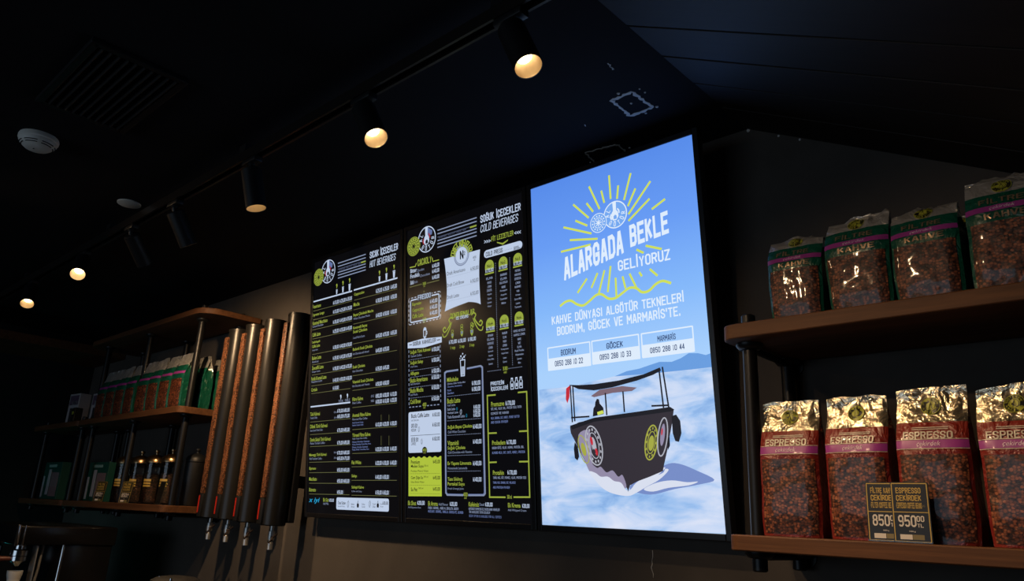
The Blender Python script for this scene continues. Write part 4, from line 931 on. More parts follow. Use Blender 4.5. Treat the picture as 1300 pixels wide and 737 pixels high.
 ('t', 'g', 'Kafeinsiz', 0.332, 0.3817, 0.0549, 0.0148, 'b'),
 ('t', 'w', '₺20,00', 0.4114, 0.4458, 0.056, 0.013, 'b'),
 ('t', 's', 'Decaf', 0.3848, 0.4083, 0.0554, 0.0094, ''),
 ('t', 's', 'KAFEİNSİZ ESPRESSO İLE HAZIRLANAN KAHVELER', 0.3317, 0.4776, 0.0401, 0.0079, 'b'),
 ('t', 's', 'TÜM KAHVELERDE TERCİH EDİLEBİLİR', 0.333, 0.4331, 0.0296, 0.0074, 'b'),
 ('t', 'b', 'DECAF OPTION IS AVAILABLE FOR ALL COFFEES', 0.3335, 0.4855, 0.017, 0.0074, ''),
],
'extra_cream_note': [
 ('t', 'g', 'Ek Krema', 0.5156, 0.5705, 0.0556, 0.0141, 'b'),
 ('t', 'w', '₺20,00', 0.5774, 0.6088, 0.0549, 0.0124, 'b'),
 ('t', 's', 'Add Whipped Cream', 0.515, 0.5952, 0.0395, 0.0086, ''),
],
}
BOAT = {
'sunburst': [
 ('l','y',[(.1201,.8551),(.2405,.8537)],.007,''),
 ('l','y',[(.1587,.8862),(.2683,.8667)],.007,''),
 ('l','y',[(.1349,.9349),(.2459,.889)],.007,''),
 ('l','y',[(.1849,.9458),(.2313,.9181)],.007,''),
 ('l','y',[(.1791,1.0019),(.2383,.9423)],.007,''),
 ('l','y',[(.2326,.993),(.2568,.9581)],.007,''),
 ('l','y',[(.2459,1.0457),(.282,.961)],.007,''),
 ('l','y',[(.2922,1.0192),(.3012,.9763)],.007,''),
 ('l','y',[(.325,1.061),(.326,.9827)],.007,''),
 ('l','y',[(.3567,1.0191),(.3496,.9766)],.007,''),
 ('l','y',[(.4048,1.0456),(.3746,.9665)],.007,''),
 ('l','y',[(.418,.9926),(.3872,.9436)],.007,''),
 ('l','y',[(.4718,1.0008),(.3873,.9178)],.007,''),
 ('l','y',[(.4647,.9475),(.3858,.897)],.007,''),
 ('l','y',[(.5168,.9331),(.4697,.9133)],.007,''),
 ('l','y',[(.4402,.8074),(.4935,.786)],.007,''),
 ('l','y',[(.4076,.8023),(.4318,.787)],.007,''),
 ('l','y',[(.2197,.7477),(.18,.7079)],.007,''),
 ('l','y',[(.2613,.7579),(.235,.7146)],.007,''),
 ('l','y',[(.2879,.7617),(.2612,.6908)],.007,''),
 ('l','y',[(.3115,.7704),(.2957,.6911)],.007,''),
 ('l','y',[(.3272,.7307),(.3263,.673)],.007,''),
 ('l','y',[(.3526,.7304),(.3608,.6912)],.007,''),
 ('l','y',[(.3779,.7343),(.4006,.6826)],.007,''),
 ('l','y',[(.4121,.7322),(.4207,.7179)],.007,''),
 ('l','y',[(.4489,.7345),(.4733,.7098)],.007,''),
 ('l','y',[(.1071,.6763),(.1305,.6871),(.1531,.6871),(.1746,.6729),(.1994,.6646),(.2238,.674),(.2515,.6889),(.2726,.688),(.2974,.6708),(.3229,.6684),(.3489,.6795),(.3746,.6905),(.3988,.6855),(.4171,.6706),(.441,.6707),(.4658,.6863),(.4894,.6912),(.516,.6799)],.008,'curve'),
],
'brand_emblem': [
 ('i','w','bolt2',.339,.9288,.0884),
 ('i','w','seal2',.2748,.917,.0646),
],
'headline': [
 ('s', 'w', 'ALARGADA', (0.1287, 0.7569), (0.3617, 0.8015), 0.0749),
 ('s', 'w', 'BEKLE', (0.3867, 0.8136), (0.5211, 0.8286), 0.0687),
 ('s', 'w', 'GELİYORUZ', (0.3377, 0.7488), (0.5191, 0.7491), 0.0326),
],
'route_text': [
 ('t', 'w', 'KAHVE DÜNYASI ALGÖTÜR TEKNELERİ', 0.0701, 0.5523, 0.6343, 0.0272, 'b'),
 ('t', 'w', "BODRUM, GÖCEK VE MARMARİS'TE.", 0.09, 0.5382, 0.5969, 0.0279, 'b'),
],
'phone_boxes': [
 ('r','w',.0487,.4758,.2171,.5477,.001,.004,''),
 ('r','w',.0469,.4758,.216,.5131,.001,0,''),
 ('t', 'n', 'BODRUM', 0.1022, 0.1619, 0.5268, 0.0187, 'b'),
 ('t', 'n', '0850 288 10 22', 0.0761, 0.1882, 0.4944, 0.0177, 'b'),
 ('r','w',.2253,.4779,.3948,.5482,.001,.004,''),
 ('r','w',.2232,.4779,.3936,.5143,.001,0,''),
 ('t', 'n', 'GÖCEK', 0.2791, 0.3394, 0.5271, 0.0177, 'b'),
 ('t', 'n', '0850 288 10 33', 0.2524, 0.3656, 0.4957, 0.0169, 'b'),
 ('r','w',.405,.4786,.5717,.548,.001,.004,''),
 ('r','w',.4024,.4786,.5702,.5146,.001,0,''),
 ('t', 'n', 'MARMARİS', 0.4578, 0.5172, 0.5267, 0.0169, 'b'),
 ('t', 'n', '0850 288 10 44', 0.431, 0.5426, 0.4959, 0.016, 'b'),
],
'sea_picture': [
 ('p','m',[(.3017,.4336),(.3466,.445),(.3899,.448),(.4272,.4551),(.4586,.4607),(.4985,.4566),(.5287,.4638),(.5539,.4749),(.5822,.4717),(.605,.4641),(.6257,.4685),(.6247,.4284),(.5451,.4294),(.4253,.4303)]),
 ('p','sea',[(.0056,.4175),(.1305,.4173),(.3017,.4336),(.4253,.4303),(.5451,.4294),(.6258,.4299),(.6204,.0026),(-.0015,-.0066)]),
 ('p','wake',[(.3328,.1099),(.3325,.1157),(.3393,.1224),(.3499,.1293),(.3609,.1356),(.3725,.1412),(.386,.1464),(.4001,.1514),(.4138,.1566),(.4271,.1626),(.4405,.1691),(.4534,.1749),(.4653,.1787),(.4756,.1802),(.4849,.18),(.494,.1787),(.5038,.1765),(.5146,.1735),(.5258,.1695),(.5374,.1648),(.5493,.1597),(.5639,.1538),(.5803,.1472),(.5938,.1408),(.5998,.1355),(.596,.1317),(.5854,.1288),(.5708,.1263),(.5553,.1235),(.5386,.1205),(.5195,.1175),(.4991,.1143),(.479,.111),(.4589,.1066),(.4383,.1015),(.418,.0972),(.3988,.0953),(.3792,.0965),(.3592,.0999),(.3425,.1047)]),
 ('p','foam',[(.3796,.1102),(.3849,.114),(.3956,.1187),(.4088,.1235),(.4215,.1272),(.4334,.1299),(.4461,.1319),(.4588,.1333),(.4713,.1339),(.4836,.1334),(.4961,.1318),(.5079,.1301),(.5186,.1291),(.5292,.1293),(.5397,.1302),(.5478,.131),(.5513,.1307),(.5492,.129),(.5428,.1264),(.5335,.1235),(.5226,.121),(.5091,.1192),(.4927,.1176),(.4756,.116),(.4599,.1141),(.4459,.1114),(.4327,.1081),(.4204,.1053),(.4096,.1038),(.3989,.1039),(.3888,.1052),(.3816,.1074)]),
 ('p','foam',[(.2152,.1517),(.223,.1522),(.2393,.1483),(.2586,.1421),(.2755,.1356),(.2896,.1276),(.3034,.1176),(.3162,.1089),(.3272,.1047),(.335,.1064),(.3406,.1121),(.3464,.1197),(.3551,.1271),(.3681,.1344),(.3837,.1425),(.3997,.1503),(.4138,.1566),(.427,.1617),(.4399,.1661),(.45,.1688),(.4546,.1688),(.4523,.1654),(.4446,.1593),(.434,.1517),(.4228,.144),(.4108,.1358),(.3969,.1266),(.3825,.1177),(.3693,.1101),(.3583,.1038),(.3484,.0983),(.3382,.0943),(.3263,.0927),(.3116,.0938),(.2949,.0973),(.2781,.1026),(.2627,.1093),(.2472,.1194),(.2312,.1324),(.2191,.1446)]),
],
'boat_picture': [
 ('p','hull',[(.126,.2936),(.1605,.3061),(.2197,.3123),(.2879,.315),(.3643,.3197),(.4272,.3248),(.4827,.3283),(.4941,.3233),(.4864,.2898),(.4727,.2439),(.463,.2105),(.4514,.1772),(.4459,.1589),(.4027,.144),(.3606,.1313),(.3346,.1202),(.3272,.1047),(.3197,.1184),(.2752,.1313),(.2312,.1374),(.2118,.1518),(.1825,.1809),(.1612,.2179),(.1429,.2508),(.1286,.2747)]),
 ('p','hull2',[(.1262,.2974),(.22,.3169),(.3647,.325),(.4831,.3325),(.4962,.324),(.483,.3197),(.3637,.3127),(.2192,.305),(.1353,.2857)]),
 ('p','hull2',[(.1284,.4232),(.1672,.419),(.2264,.4169),(.3174,.4203),(.4044,.4305),(.4593,.4448),(.4626,.4356),(.4352,.4259),(.382,.4146),(.2939,.4021),(.2252,.3983),(.1665,.4067)]),
 ('p','roof',[(.2125,.3824),(.246,.3985),(.3272,.403),(.3784,.3943),(.3607,.3859),(.2928,.3857),(.2239,.3778)]),
 ('l','hull2',[(.1344,.4208),(.1365,.3073)],.005,''),
 ('l','hull2',[(.1442,.42),(.1463,.3096)],.005,''),
 ('l','hull2',[(.456,.4416),(.4621,.3313)],.005,''),
 ('l','hull2',[(.4675,.4457),(.4789,.3302)],.005,''),
 ('l','hull2',[(.2659,.3877),(.2671,.3216)],.005,''),
 ('l','hull2',[(.3294,.3874),(.3305,.327)],.005,''),
 ('l','hull2',[(.1325,.3216),(.2028,.3215)],.005,''),
 ('l','hull2',[(.4232,.3389),(.4766,.3372)],.005,''),
 ('p','hull2',[(.2194,.3447),(.2257,.3517),(.2275,.3627),(.234,.3725),(.2419,.3701),(.2434,.3579),(.2562,.3442),(.2572,.3258),(.2156,.3208)]),
 ('p','y',[(.2325,.3328),(.2534,.3371),(.2573,.3277),(.2342,.3235)]),
 ('p','red',[(.1179,.4125),(.1332,.4209),(.13,.3866),(.1203,.3662),(.1149,.38)]),
 ('p','hull2',[(.4859,.3068),(.5008,.3102),(.5119,.2927),(.5129,.2591),(.5032,.2361),(.4918,.239),(.4858,.2602)]),
 ('p','hull2',[(.1427,.248),(.1537,.2319),(.1569,.2042),(.1502,.1923),(.1399,.1999),(.138,.2277)]),
 ('p','hull2',[(.4672,.2483),(.4752,.2505),(.4742,.227),(.4663,.2146)]),
 ('p','haze',[(.1795,.19),(.1825,.1912),(.1886,.1892),(.1959,.1857),(.2022,.1824),(.2075,.1792),(.2127,.1753),(.2176,.1718),(.222,.1696),(.2257,.1698),(.2289,.1715),(.2321,.1732),(.2358,.173),(.2401,.1698),(.2448,.1648),(.2498,.1598),(.2549,.1568),(.2604,.1572),(.2662,.1595),(.2719,.1618),(.2773,.162),(.2823,.1586),(.287,.1532),(.2915,.1477),(.2957,.1443),(.2999,.1448),(.304,.1476),(.3077,.1499),(.3112,.1486),(.3152,.1417),(.3195,.1311),(.3222,.1205),(.3214,.1132),(.3155,.1105),(.3059,.1103),(.2948,.1115),(.2849,.113),(.2765,.1147),(.2685,.1171),(.2606,.1199),(.2526,.1224),(.2441,.1243),(.2355,.1259),(.2271,.128),(.2195,.1312),(.2128,.1359),(.2067,.1417),(.2011,.1483),(.1959,.1554),(.1904,.1643),(.1848,.1747),(.1807,.1841)]),
 ('p','foam',[(.1926,.1582),(.194,.1608),(.2004,.1601),(.2086,.1577),(.2154,.1553),(.2202,.1529),(.2245,.1497),(.2289,.1467),(.2339,.1445),(.24,.1441),(.2466,.1446),(.2533,.1451),(.2596,.1445),(.2651,.1421),(.2702,.1386),(.2753,.135),(.2807,.1321),(.2868,.1308),(.2931,.1303),(.2994,.1294),(.3053,.127),(.3104,.1213),(.315,.1135),(.3196,.1065),(.3249,.1029),(.331,.1047),(.3376,.11),(.3444,.116),(.3514,.1202),(.3585,.1215),(.3657,.1214),(.3731,.1214),(.3806,.1229),(.3884,.1268),(.3964,.1321),(.4045,.1376),(.4126,.1423),(.4214,.1458),(.4306,.1486),(.439,.1512),(.4455,.1539),(.4494,.157),(.4514,.1603),(.4526,.163),(.4543,.1647),(.4576,.1651),(.4616,.1648),(.4643,.1633),(.4638,.1604),(.459,.1555),(.4512,.1489),(.4417,.1418),(.4321,.1356),(.4222,.1304),(.4113,.1257),(.4004,.1213),(.3904,.117),(.3817,.1128),(.3737,.1088),(.3661,.105),(.3584,.1016),(.3508,.0982),(.3435,.0949),(.3356,.0923),(.3262,.091),(.3141,.091),(.3001,.0923),(.2859,.0944),(.2729,.0972),(.2617,.1005),(.2516,.1045),(.2419,.1095),(.2321,.1162),(.2207,.126),(.2085,.1384),(.1982,.1502)]),
 ('p','hull',[(.3243,.1529),(.3308,.1546),(.332,.127),(.3269,.1013),(.3232,.1227)]),
 ('p','haze',[(.1583,.2688),(.1662,.2764),(.1786,.2815),(.1913,.2828),(.2002,.2792),(.2039,.2684),(.2048,.252),(.2044,.2335),(.2044,.2168),(.2053,.2011),(.2062,.1849),(.2065,.1711),(.2056,.1626),(.2031,.1607),(.1995,.1637),(.1951,.1696),(.1903,.1763),(.1847,.1834),(.1782,.192),(.1719,.202),(.1668,.2131),(.1625,.2268),(.1585,.2426),(.1565,.2576)]),
 ('l','wb',[(.2429,.2384),(.2446,.2256),(.2448,.2134),(.2435,.2022),(.2407,.1927),(.2367,.1852),(.2316,.1802),(.2256,.1779),(.2191,.1784),(.2123,.1817),(.2056,.1877),(.1994,.1961),(.1939,.2064),(.1894,.2183),(.1861,.231),(.1843,.244),(.1841,.2565),(.1854,.268),(.1882,.2778),(.1923,.2854),(.1976,.2904),(.2037,.2926),(.2104,.2918),(.2172,.2882),(.2239,.2819),(.2301,.2733),(.2355,.2628),(.2399,.251),(.2429,.2384)],.004,''),
 ('l','wb',[(.2317,.2369),(.2329,.2285),(.2331,.2205),(.2324,.2131),(.2309,.2069),(.2285,.202),(.2255,.1987),(.2219,.1973),(.218,.1977),(.2138,.2),(.2098,.204),(.2059,.2095),(.2025,.2164),(.1997,.2242),(.1976,.2325),(.1964,.241),(.1962,.2492),(.1968,.2566),(.1984,.263),(.2008,.2679),(.2039,.2712),(.2075,.2726),(.2115,.2721),(.2157,.2697),(.2198,.2656),(.2236,.2599),(.227,.253),(.2297,.2452),(.2317,.2369)],.0025,''),
 ('p','wb',[(.2227,.2357),(.2235,.2301),(.224,.2248),(.2239,.2199),(.2234,.2158),(.2225,.2127),(.2212,.2106),(.2195,.2097),(.2177,.2101),(.2156,.2117),(.2135,.2145),(.2115,.2183),(.2097,.2229),(.2081,.2281),(.2068,.2337),(.2059,.2393),(.2055,.2447),(.2055,.2496),(.206,.2538),(.2069,.257),(.2083,.259),(.2099,.2599),(.2118,.2595),(.2139,.2578),(.216,.255),(.218,.2512),(.2198,.2465),(.2214,.2413)]),
 ('p','red',[(.211,.2492),(.2114,.2464),(.2116,.2437),(.2115,.2412),(.2111,.2392),(.2106,.2376),(.2098,.2365),(.2088,.2361),(.2078,.2362),(.2066,.237),(.2055,.2384),(.2043,.2403),(.2033,.2427),(.2025,.2453),(.2018,.2481),(.2014,.2509),(.2012,.2536),(.2013,.2561),(.2017,.2582),(.2022,.2598),(.203,.2609),(.204,.2613),(.2051,.2611),(.2062,.2603),(.2074,.2589),(.2085,.257),(.2095,.2546),(.2103,.252)]),
 ('p','red',[(.2273,.217),(.2276,.2146),(.2277,.2123),(.2275,.2102),(.2271,.2084),(.2265,.207),(.2257,.2061),(.2248,.2057),(.2237,.2058),(.2226,.2065),(.2215,.2076),(.2205,.2092),(.2196,.2112),(.2188,.2134),(.2182,.2158),(.2179,.2182),(.2178,.2205),(.2179,.2226),(.2183,.2244),(.2189,.2257),(.2198,.2267),(.2207,.2271),(.2218,.2269),(.2229,.2263),(.224,.2251),(.225,.2235),(.2259,.2215),(.2267,.2193)]),
 ('p','hull',[(.2193,.2172),(.2195,.2152),(.2196,.2132),(.2193,.2115),(.2189,.21),(.2182,.2088),(.2174,.208),(.2165,.2077),(.2154,.2077),(.2143,.2083),(.2133,.2092),(.2123,.2105),(.2114,.2121),(.2107,.214),(.2102,.216),(.2099,.218),(.2099,.2199),(.2101,.2217),(.2106,.2232),(.2112,.2243),(.2121,.2251),(.213,.2255),(.2141,.2254),(.2152,.2249),(.2162,.2239),(.2172,.2226),(.2181,.221),(.2188,.2191)]),
 ('p','wb',[(.24,.238),(.2398,.2347),(.2382,.2332),(.236,.2342),(.2346,.2373),(.2348,.2405),(.2365,.2421),(.2386,.241)]),
 ('p','wb',[(.2416,.2173),(.2414,.214),(.2398,.2125),(.2376,.2135),(.2363,.2165),(.2365,.2198),(.2381,.2213),(.2403,.2203)]),
 ('p','wb',[(.2385,.2001),(.2383,.1969),(.2366,.1953),(.2345,.1964),(.2331,.1994),(.2333,.2026),(.235,.2042),(.2371,.2031)]),
 ('p','wb',[(.2312,.1898),(.231,.1866),(.2294,.185),(.2272,.1861),(.2258,.1891),(.226,.1923),(.2277,.1939),(.2299,.1928)]),
 ('p','wb',[(.2212,.1884),(.221,.1852),(.2194,.1836),(.2172,.1846),(.2158,.1876),(.216,.1909),(.2177,.1924),(.2198,.1914)]),
 ('p','wb',[(.2104,.1962),(.2102,.1929),(.2086,.1914),(.2064,.1924),(.205,.1954),(.2052,.1987),(.2068,.2003),(.209,.1992)]),
 ('p','wb',[(.2009,.2118),(.2007,.2085),(.199,.2069),(.1969,.208),(.1954,.211),(.1956,.2143),(.1973,.2159),(.1995,.2148)]),
 ('p','wb',[(.1946,.2321),(.1945,.2288),(.1928,.2273),(.1906,.2283),(.1891,.2314),(.1893,.2347),(.191,.2363),(.1932,.2352)]),
 ('p','wb',[(.1929,.2532),(.1927,.2499),(.191,.2483),(.1888,.2494),(.1874,.2525),(.1875,.2558),(.1892,.2574),(.1915,.2563)]),
 ('p','wb',[(.1961,.2707),(.1959,.2674),(.1942,.2658),(.1919,.2669),(.1905,.27),(.1907,.2733),(.1924,.2749),(.1946,.2738)]),
 ('p','wb',[(.2035,.2811),(.2033,.2778),(.2016,.2762),(.1994,.2773),(.198,.2804),(.1982,.2837),(.1999,.2853),(.2021,.2842)]),
 ('p','wb',[(.2137,.2823),(.2135,.279),(.2118,.2774),(.2096,.2785),(.2082,.2816),(.2084,.2849),(.2101,.2865),(.2123,.2854)]),
 ('p','wb',[(.2246,.2741),(.2244,.2708),(.2227,.2692),(.2205,.2703),(.2191,.2734),(.2193,.2767),(.221,.2783),(.2232,.2772)]),
 ('p','wb',[(.2339,.2582),(.2337,.255),(.2321,.2534),(.2299,.2545),(.2285,.2576),(.2287,.2608),(.2304,.2624),(.2326,.2613)]),
 ('l','yb',[(.1918,.2276),(.1938,.2184),(.1949,.2096),(.195,.2015),(.1942,.1946),(.1924,.1892),(.1899,.1856),(.1866,.1839),(.1828,.1843),(.1786,.1867),(.1743,.191),(.17,.197),(.166,.2045),(.1625,.213),(.1596,.2221),(.1576,.2314),(.1564,.2403),(.1563,.2486),(.1571,.2556),(.1589,.2611),(.1615,.2647),(.1648,.2663),(.1687,.2659),(.173,.2633),(.1773,.2589),(.1816,.2527),(.1856,.2452),(.189,.2367),(.1918,.2276)],.003,''),
 ('p','yb',[(.1838,.2262),(.1848,.2218),(.1853,.2176),(.1853,.2137),(.1848,.2104),(.1839,.2078),(.1826,.206),(.181,.2052),(.1791,.2054),(.177,.2065),(.1748,.2086),(.1727,.2115),(.1708,.2151),(.1691,.2191),(.1677,.2235),(.1668,.2279),(.1663,.2322),(.1662,.2361),(.1667,.2394),(.1676,.2421),(.1689,.2438),(.1706,.2446),(.1725,.2444),(.1746,.2432),(.1768,.2411),(.1788,.2382),(.1808,.2346),(.1825,.2306)]),
 ('l','yb',[(.434,.2348),(.4312,.2244),(.4276,.2146),(.4233,.206),(.4187,.1989),(.4139,.1938),(.4091,.1908),(.4046,.1901),(.4006,.1918),(.3973,.1958),(.395,.2019),(.3936,.2097),(.3933,.219),(.3941,.2293),(.396,.2399),(.3988,.2504),(.4025,.2603),(.4068,.269),(.4115,.2761),(.4164,.2812),(.4212,.2841),(.4257,.2847),(.4297,.2829),(.4329,.2788),(.4352,.2726),(.4365,.2647),(.4367,.2554),(.4359,.2453),(.434,.2348)],.004,''),
 ('l','yb',[(.4271,.2357),(.4253,.229),(.423,.2227),(.4203,.2172),(.4173,.2126),(.4142,.2093),(.4112,.2074),(.4083,.207),(.4058,.208),(.4038,.2106),(.4023,.2145),(.4015,.2196),(.4013,.2256),(.4019,.2321),(.4031,.2389),(.4049,.2457),(.4072,.252),(.41,.2576),(.413,.2622),(.416,.2655),(.4191,.2674),(.4219,.2677),(.4244,.2666),(.4265,.264),(.4279,.26),(.4287,.255),(.4289,.249),(.4283,.2425),(.4271,.2357)],.0025,''),
 ('p','yb',[(.424,.2344),(.4227,.2298),(.421,.2254),(.4191,.2215),(.4169,.2184),(.4146,.2161),(.4124,.2148),(.4103,.2145),(.4084,.2153),(.4068,.2171),(.4057,.2198),(.405,.2234),(.4048,.2275),(.4051,.2321),(.406,.2368),(.4072,.2415),(.4089,.2459),(.4109,.2498),(.4131,.2529),(.4153,.2552),(.4176,.2565),(.4197,.2567),(.4216,.2559),(.4232,.2541),(.4243,.2513),(.425,.2478),(.4251,.2437),(.4248,.2391)]),
 ('p','yb',[(.4325,.235),(.4314,.2324),(.4297,.2315),(.4286,.2328),(.4286,.2355),(.4298,.2381),(.4314,.239),(.4326,.2377)]),
 ('p','yb',[(.4262,.2159),(.425,.2133),(.4233,.2124),(.4222,.2137),(.4222,.2164),(.4234,.219),(.425,.22),(.4262,.2187)]),
 ('p','yb',[(.4174,.2025),(.4162,.1999),(.4145,.199),(.4133,.2003),(.4134,.203),(.4145,.2056),(.4162,.2065),(.4174,.2053)]),
 ('p','yb',[(.4085,.1983),(.4073,.1957),(.4056,.1947),(.4044,.196),(.4044,.1988),(.4056,.2014),(.4073,.2023),(.4085,.201)]),
 ('p','yb',[(.4018,.2044),(.4007,.2018),(.399,.2009),(.3978,.2022),(.3978,.2049),(.399,.2075),(.4007,.2085),(.4019,.2072)]),
 ('p','yb',[(.3993,.2194),(.3981,.2168),(.3964,.2158),(.3953,.2171),(.3953,.2199),(.3965,.2225),(.3981,.2235),(.3993,.2222)]),
 ('p','yb',[(.4016,.2392),(.4004,.2365),(.3987,.2356),(.3975,.2369),(.3975,.2397),(.3987,.2423),(.4004,.2432),(.4016,.2419)]),
 ('p','yb',[(.408,.2584),(.4068,.2558),(.4051,.2548),(.404,.2562),(.404,.2589),(.4052,.2616),(.4069,.2625),(.408,.2612)]),
 ('p','yb',[(.4169,.2718),(.4157,.2692),(.414,.2683),(.4129,.2696),(.4129,.2724),(.4141,.275),(.4158,.2759),(.4169,.2746)]),
 ('p','yb',[(.4258,.2759),(.4246,.2733),(.423,.2724),(.4218,.2737),(.4218,.2765),(.423,.2791),(.4247,.28),(.4258,.2787)]),
 ('p','yb',[(.4324,.2696),(.4312,.267),(.4295,.2661),(.4284,.2674),(.4284,.2702),(.4296,.2728),(.4312,.2737),(.4324,.2723)]),
 ('p','yb',[(.4348,.2546),(.4336,.252),(.432,.2511),(.4308,.2524),(.4309,.2551),(.432,.2577),(.4337,.2587),(.4348,.2573)]),
 ('l','wb',[(.4682,.2495),(.4655,.2381),(.4622,.2273),(.4585,.2177),(.4545,.2097),(.4505,.2039),(.4467,.2004),(.4431,.1995),(.4401,.2011),(.4377,.2053),(.4362,.2118),(.4355,.2203),(.4357,.2303),(.4368,.2415),(.4387,.2532),(.4414,.2647),(.4448,.2757),(.4485,.2853),(.4525,.2933),(.4566,.2992),(.4605,.3026),(.464,.3034),(.467,.3017),(.4693,.2974),(.4708,.2908),(.4715,.2822),(.4713,.2722),(.4701,.2611),(.4682,.2495)],.0035,''),
 ('p','haze',[(.4609,.2564),(.4594,.2497),(.4576,.2434),(.4556,.2378),(.4536,.2332),(.4515,.2297),(.4496,.2277),(.448,.2271),(.4466,.228),(.4456,.2304),(.445,.2342),(.4449,.2391),(.4452,.2449),(.446,.2514),(.4471,.2581),(.4487,.2648),(.4505,.2712),(.4524,.2768),(.4545,.2815),(.4565,.2849),(.4584,.287),(.4601,.2875),(.4615,.2865),(.4625,.2841),(.463,.2803),(.4632,.2754),(.4628,.2696),(.4621,.2631)]),
 ('p','red',[(.4552,.2655),(.4547,.2633),(.4541,.2612),(.4534,.2593),(.4527,.2577),(.452,.2566),(.4513,.2559),(.4507,.2557),(.4502,.2561),(.4498,.2569),(.4496,.2581),(.4495,.2598),(.4496,.2617),(.4499,.2639),(.4503,.2661),(.4508,.2684),(.4514,.2705),(.4521,.2724),(.4528,.2739),(.4535,.2751),(.4542,.2757),(.4548,.2759),(.4552,.2756),(.4556,.2748),(.4558,.2735),(.4559,.2719),(.4558,.2699),(.4556,.2678)]),
],
}

# ------------------------------------------------------------------ the room
CZ = 2.762; XL, XR, YF = -4.5, 2.6, -6.0; FOLD = 0.707; SL = 0.527
def slab(name, c, size, m):
    b = MB(); b.box(c, size, 0); return struct(b.build(name, m))
slab('floor', ((XL + XR) / 2, YF / 2, -0.05), (XR - XL + .4, -YF + .4, 0.1), M_FLOOR)
wb = MB()
wb.prism([(XL - .1, 0), (XR + .1, 0), (XR + .1, .12), (XL - .1, .12)], 0, CZ + .1); wall = struct(wb.build('wall_back', M_WALL))
slab('wall_left', (XL - .05, YF / 2, 1.43), (0.1, -YF, 2.86), M_DARKWALL)
slab('wall_right', (XR + .05, YF / 2, 1.43), (0.1, -YF, 2.86), M_DARKWALL)
fw = MB()   # wall behind the camera with a shop window opening
fw.box((-3.75, YF - .05, 1.43), (1.5, .1, 2.86)); fw.box((1.8, YF - .05, 1.43), (1.6, .1, 2.86)); fw.box((-1, YF - .05, .4), (4, .1, .8)); fw.box((-1, YF - .05, 2.58), (4, .1, .56))
struct(fw.build('wall_front', M_DARKWALL))
wf = MB()
for x in (-3, -1, 1): wf.box((x, YF - .03, 1.55), (.06, .06, 1.5))
for z in (.8, 2.3): wf.box((-1, YF - .03, z), (4.06, .06, .06))
struct(wf.build('window_1', M_BLACK))
cb = MB(); cb.box(((XL + FOLD) / 2 - .05, YF / 2, CZ + .05), (FOLD - XL + .1, -YF + .2, .1)); ceil = struct(cb.build('ceiling', M_CEIL))
# sloping part of the ceiling: boards running down the slope, joints left open
sb = MB(); z2 = CZ - SL * (XR + .1 - FOLD)
sb.add([(FOLD, YF, CZ + .022), (XR + .1, YF, z2 + .022), (XR + .1, 0, z2 + .022), (FOLD, 0, CZ + .022), (FOLD, YF, CZ + .1), (XR + .1, YF, z2 + .1), (XR + .1, 0, z2 + .1), (FOLD, 0, CZ + .1)],
       [(0, 1, 2, 3), (7, 6, 5, 4), (0, 4, 5, 1), (1, 5, 6, 2), (2, 6, 7, 3), (3, 7, 4, 0)])
slope = struct(sb.build('ceiling_slope', M_GAP))
pw = 0.158; pm = MB(); pl = math.hypot(XR + .1 - FOLD, CZ - z2); pm.box((pl / 2, 0, 0), (pl, pw - .005, .02), 0, None, .002); pmesh = pm.mesh('plank', M_PLANK)
rnd = random.Random(3)
for i in range(24):
    o = bpy.data.objects.new('plank', pmesh); COL.objects.link(o); o.parent = slope
    o.location = (FOLD, -pw * (i + .5), CZ + .011 + rnd.uniform(-.0012, .0012)); o.rotation_euler = (0, math.atan(SL), 0)
# plaster left bare where fittings were taken off the ceiling
def rough_band(pts, w, name, par, seed, axis='z', lev=0.0, closed=True):
    r = random.Random(seed); b = MB(); seq = pts + (pts[:1] if closed else [])
    L = []; R = []
    for (a, c) in zip(seq[:-1], seq[1:]):
        n = max(3, int(math.dist(a, c) / .008))
        for i in range(n):
            t = i / n; x = a[0] + (c[0] - a[0]) * t; y = a[1] + (c[1] - a[1]) * t; d = Vector((c[0] - a[0], c[1] - a[1])).normalized(); ww = w * r.uniform(.35, 1.25); j = r.uniform(-.003, .003)
            L.append((x - d.y * (ww / 2 + j), y + d.x * (ww / 2 + j))); R.append((x + d.y * (ww / 2 - j), y - d.x * (ww / 2 - j)))
    if closed: L.append(L[0]); R.append(R[0])
    n = len(L); f3 = (lambda p, k: (p[0], p[1], lev - k)) if axis == 'z' else (lambda p, k: (p[0], lev - k, p[1]))
    vs = [f3(p, .0015) for p in L + R] + [f3(p, 0) for p in L + R]; fs = []
    for i in range(n - 1): fs += [(i, i + 1, n + i + 1, n + i), (i, 2 * n + i, 2 * n + i + 1, i + 1), (n + i, n + i + 1, 3 * n + i + 1, 3 * n + i)]
    b.add(vs, fs); o = b.build(name, M_CHIP, par); return o
rough_band(PATCH1, .011, 'bare_plaster_outline', ceil, 1, 'z', CZ)
rough_band(PATCH2, .007, 'bare_plaster_outline', ceil, 2, 'z', CZ, False)
rough_band(SCRATCH1, .005, 'paint_scratch', ceil, 3, 'z', CZ, False)
rough_band(SCRATCH2, .004, 'paint_scratch', ceil, 4, 'z', CZ, False)
for i, (x, y, r_) in enumerate(DOTS):
    b = MB(); b.lathe([(r_, 0), (r_ * .7, -.002), (0, -.0025)], 7, (x, y, CZ)); b.build('paint_chip', M_CHIP, ceil)
for i, (x, z, r_) in enumerate([(.709, 2.757, .006), (.80, 2.708, .004), (.86, 2.676, .004)]):
    b = MB(); b.lathe([(r_, 0), (r_ * .7, .002), (0, .0025)], 7, (x, 0, z), (0, -1, 0)); b.build('paint_chip', M_CHIP, wall)
rough_band(WSCR, .0016, 'paint_scratch', wall, 5, 'y', 0, False)

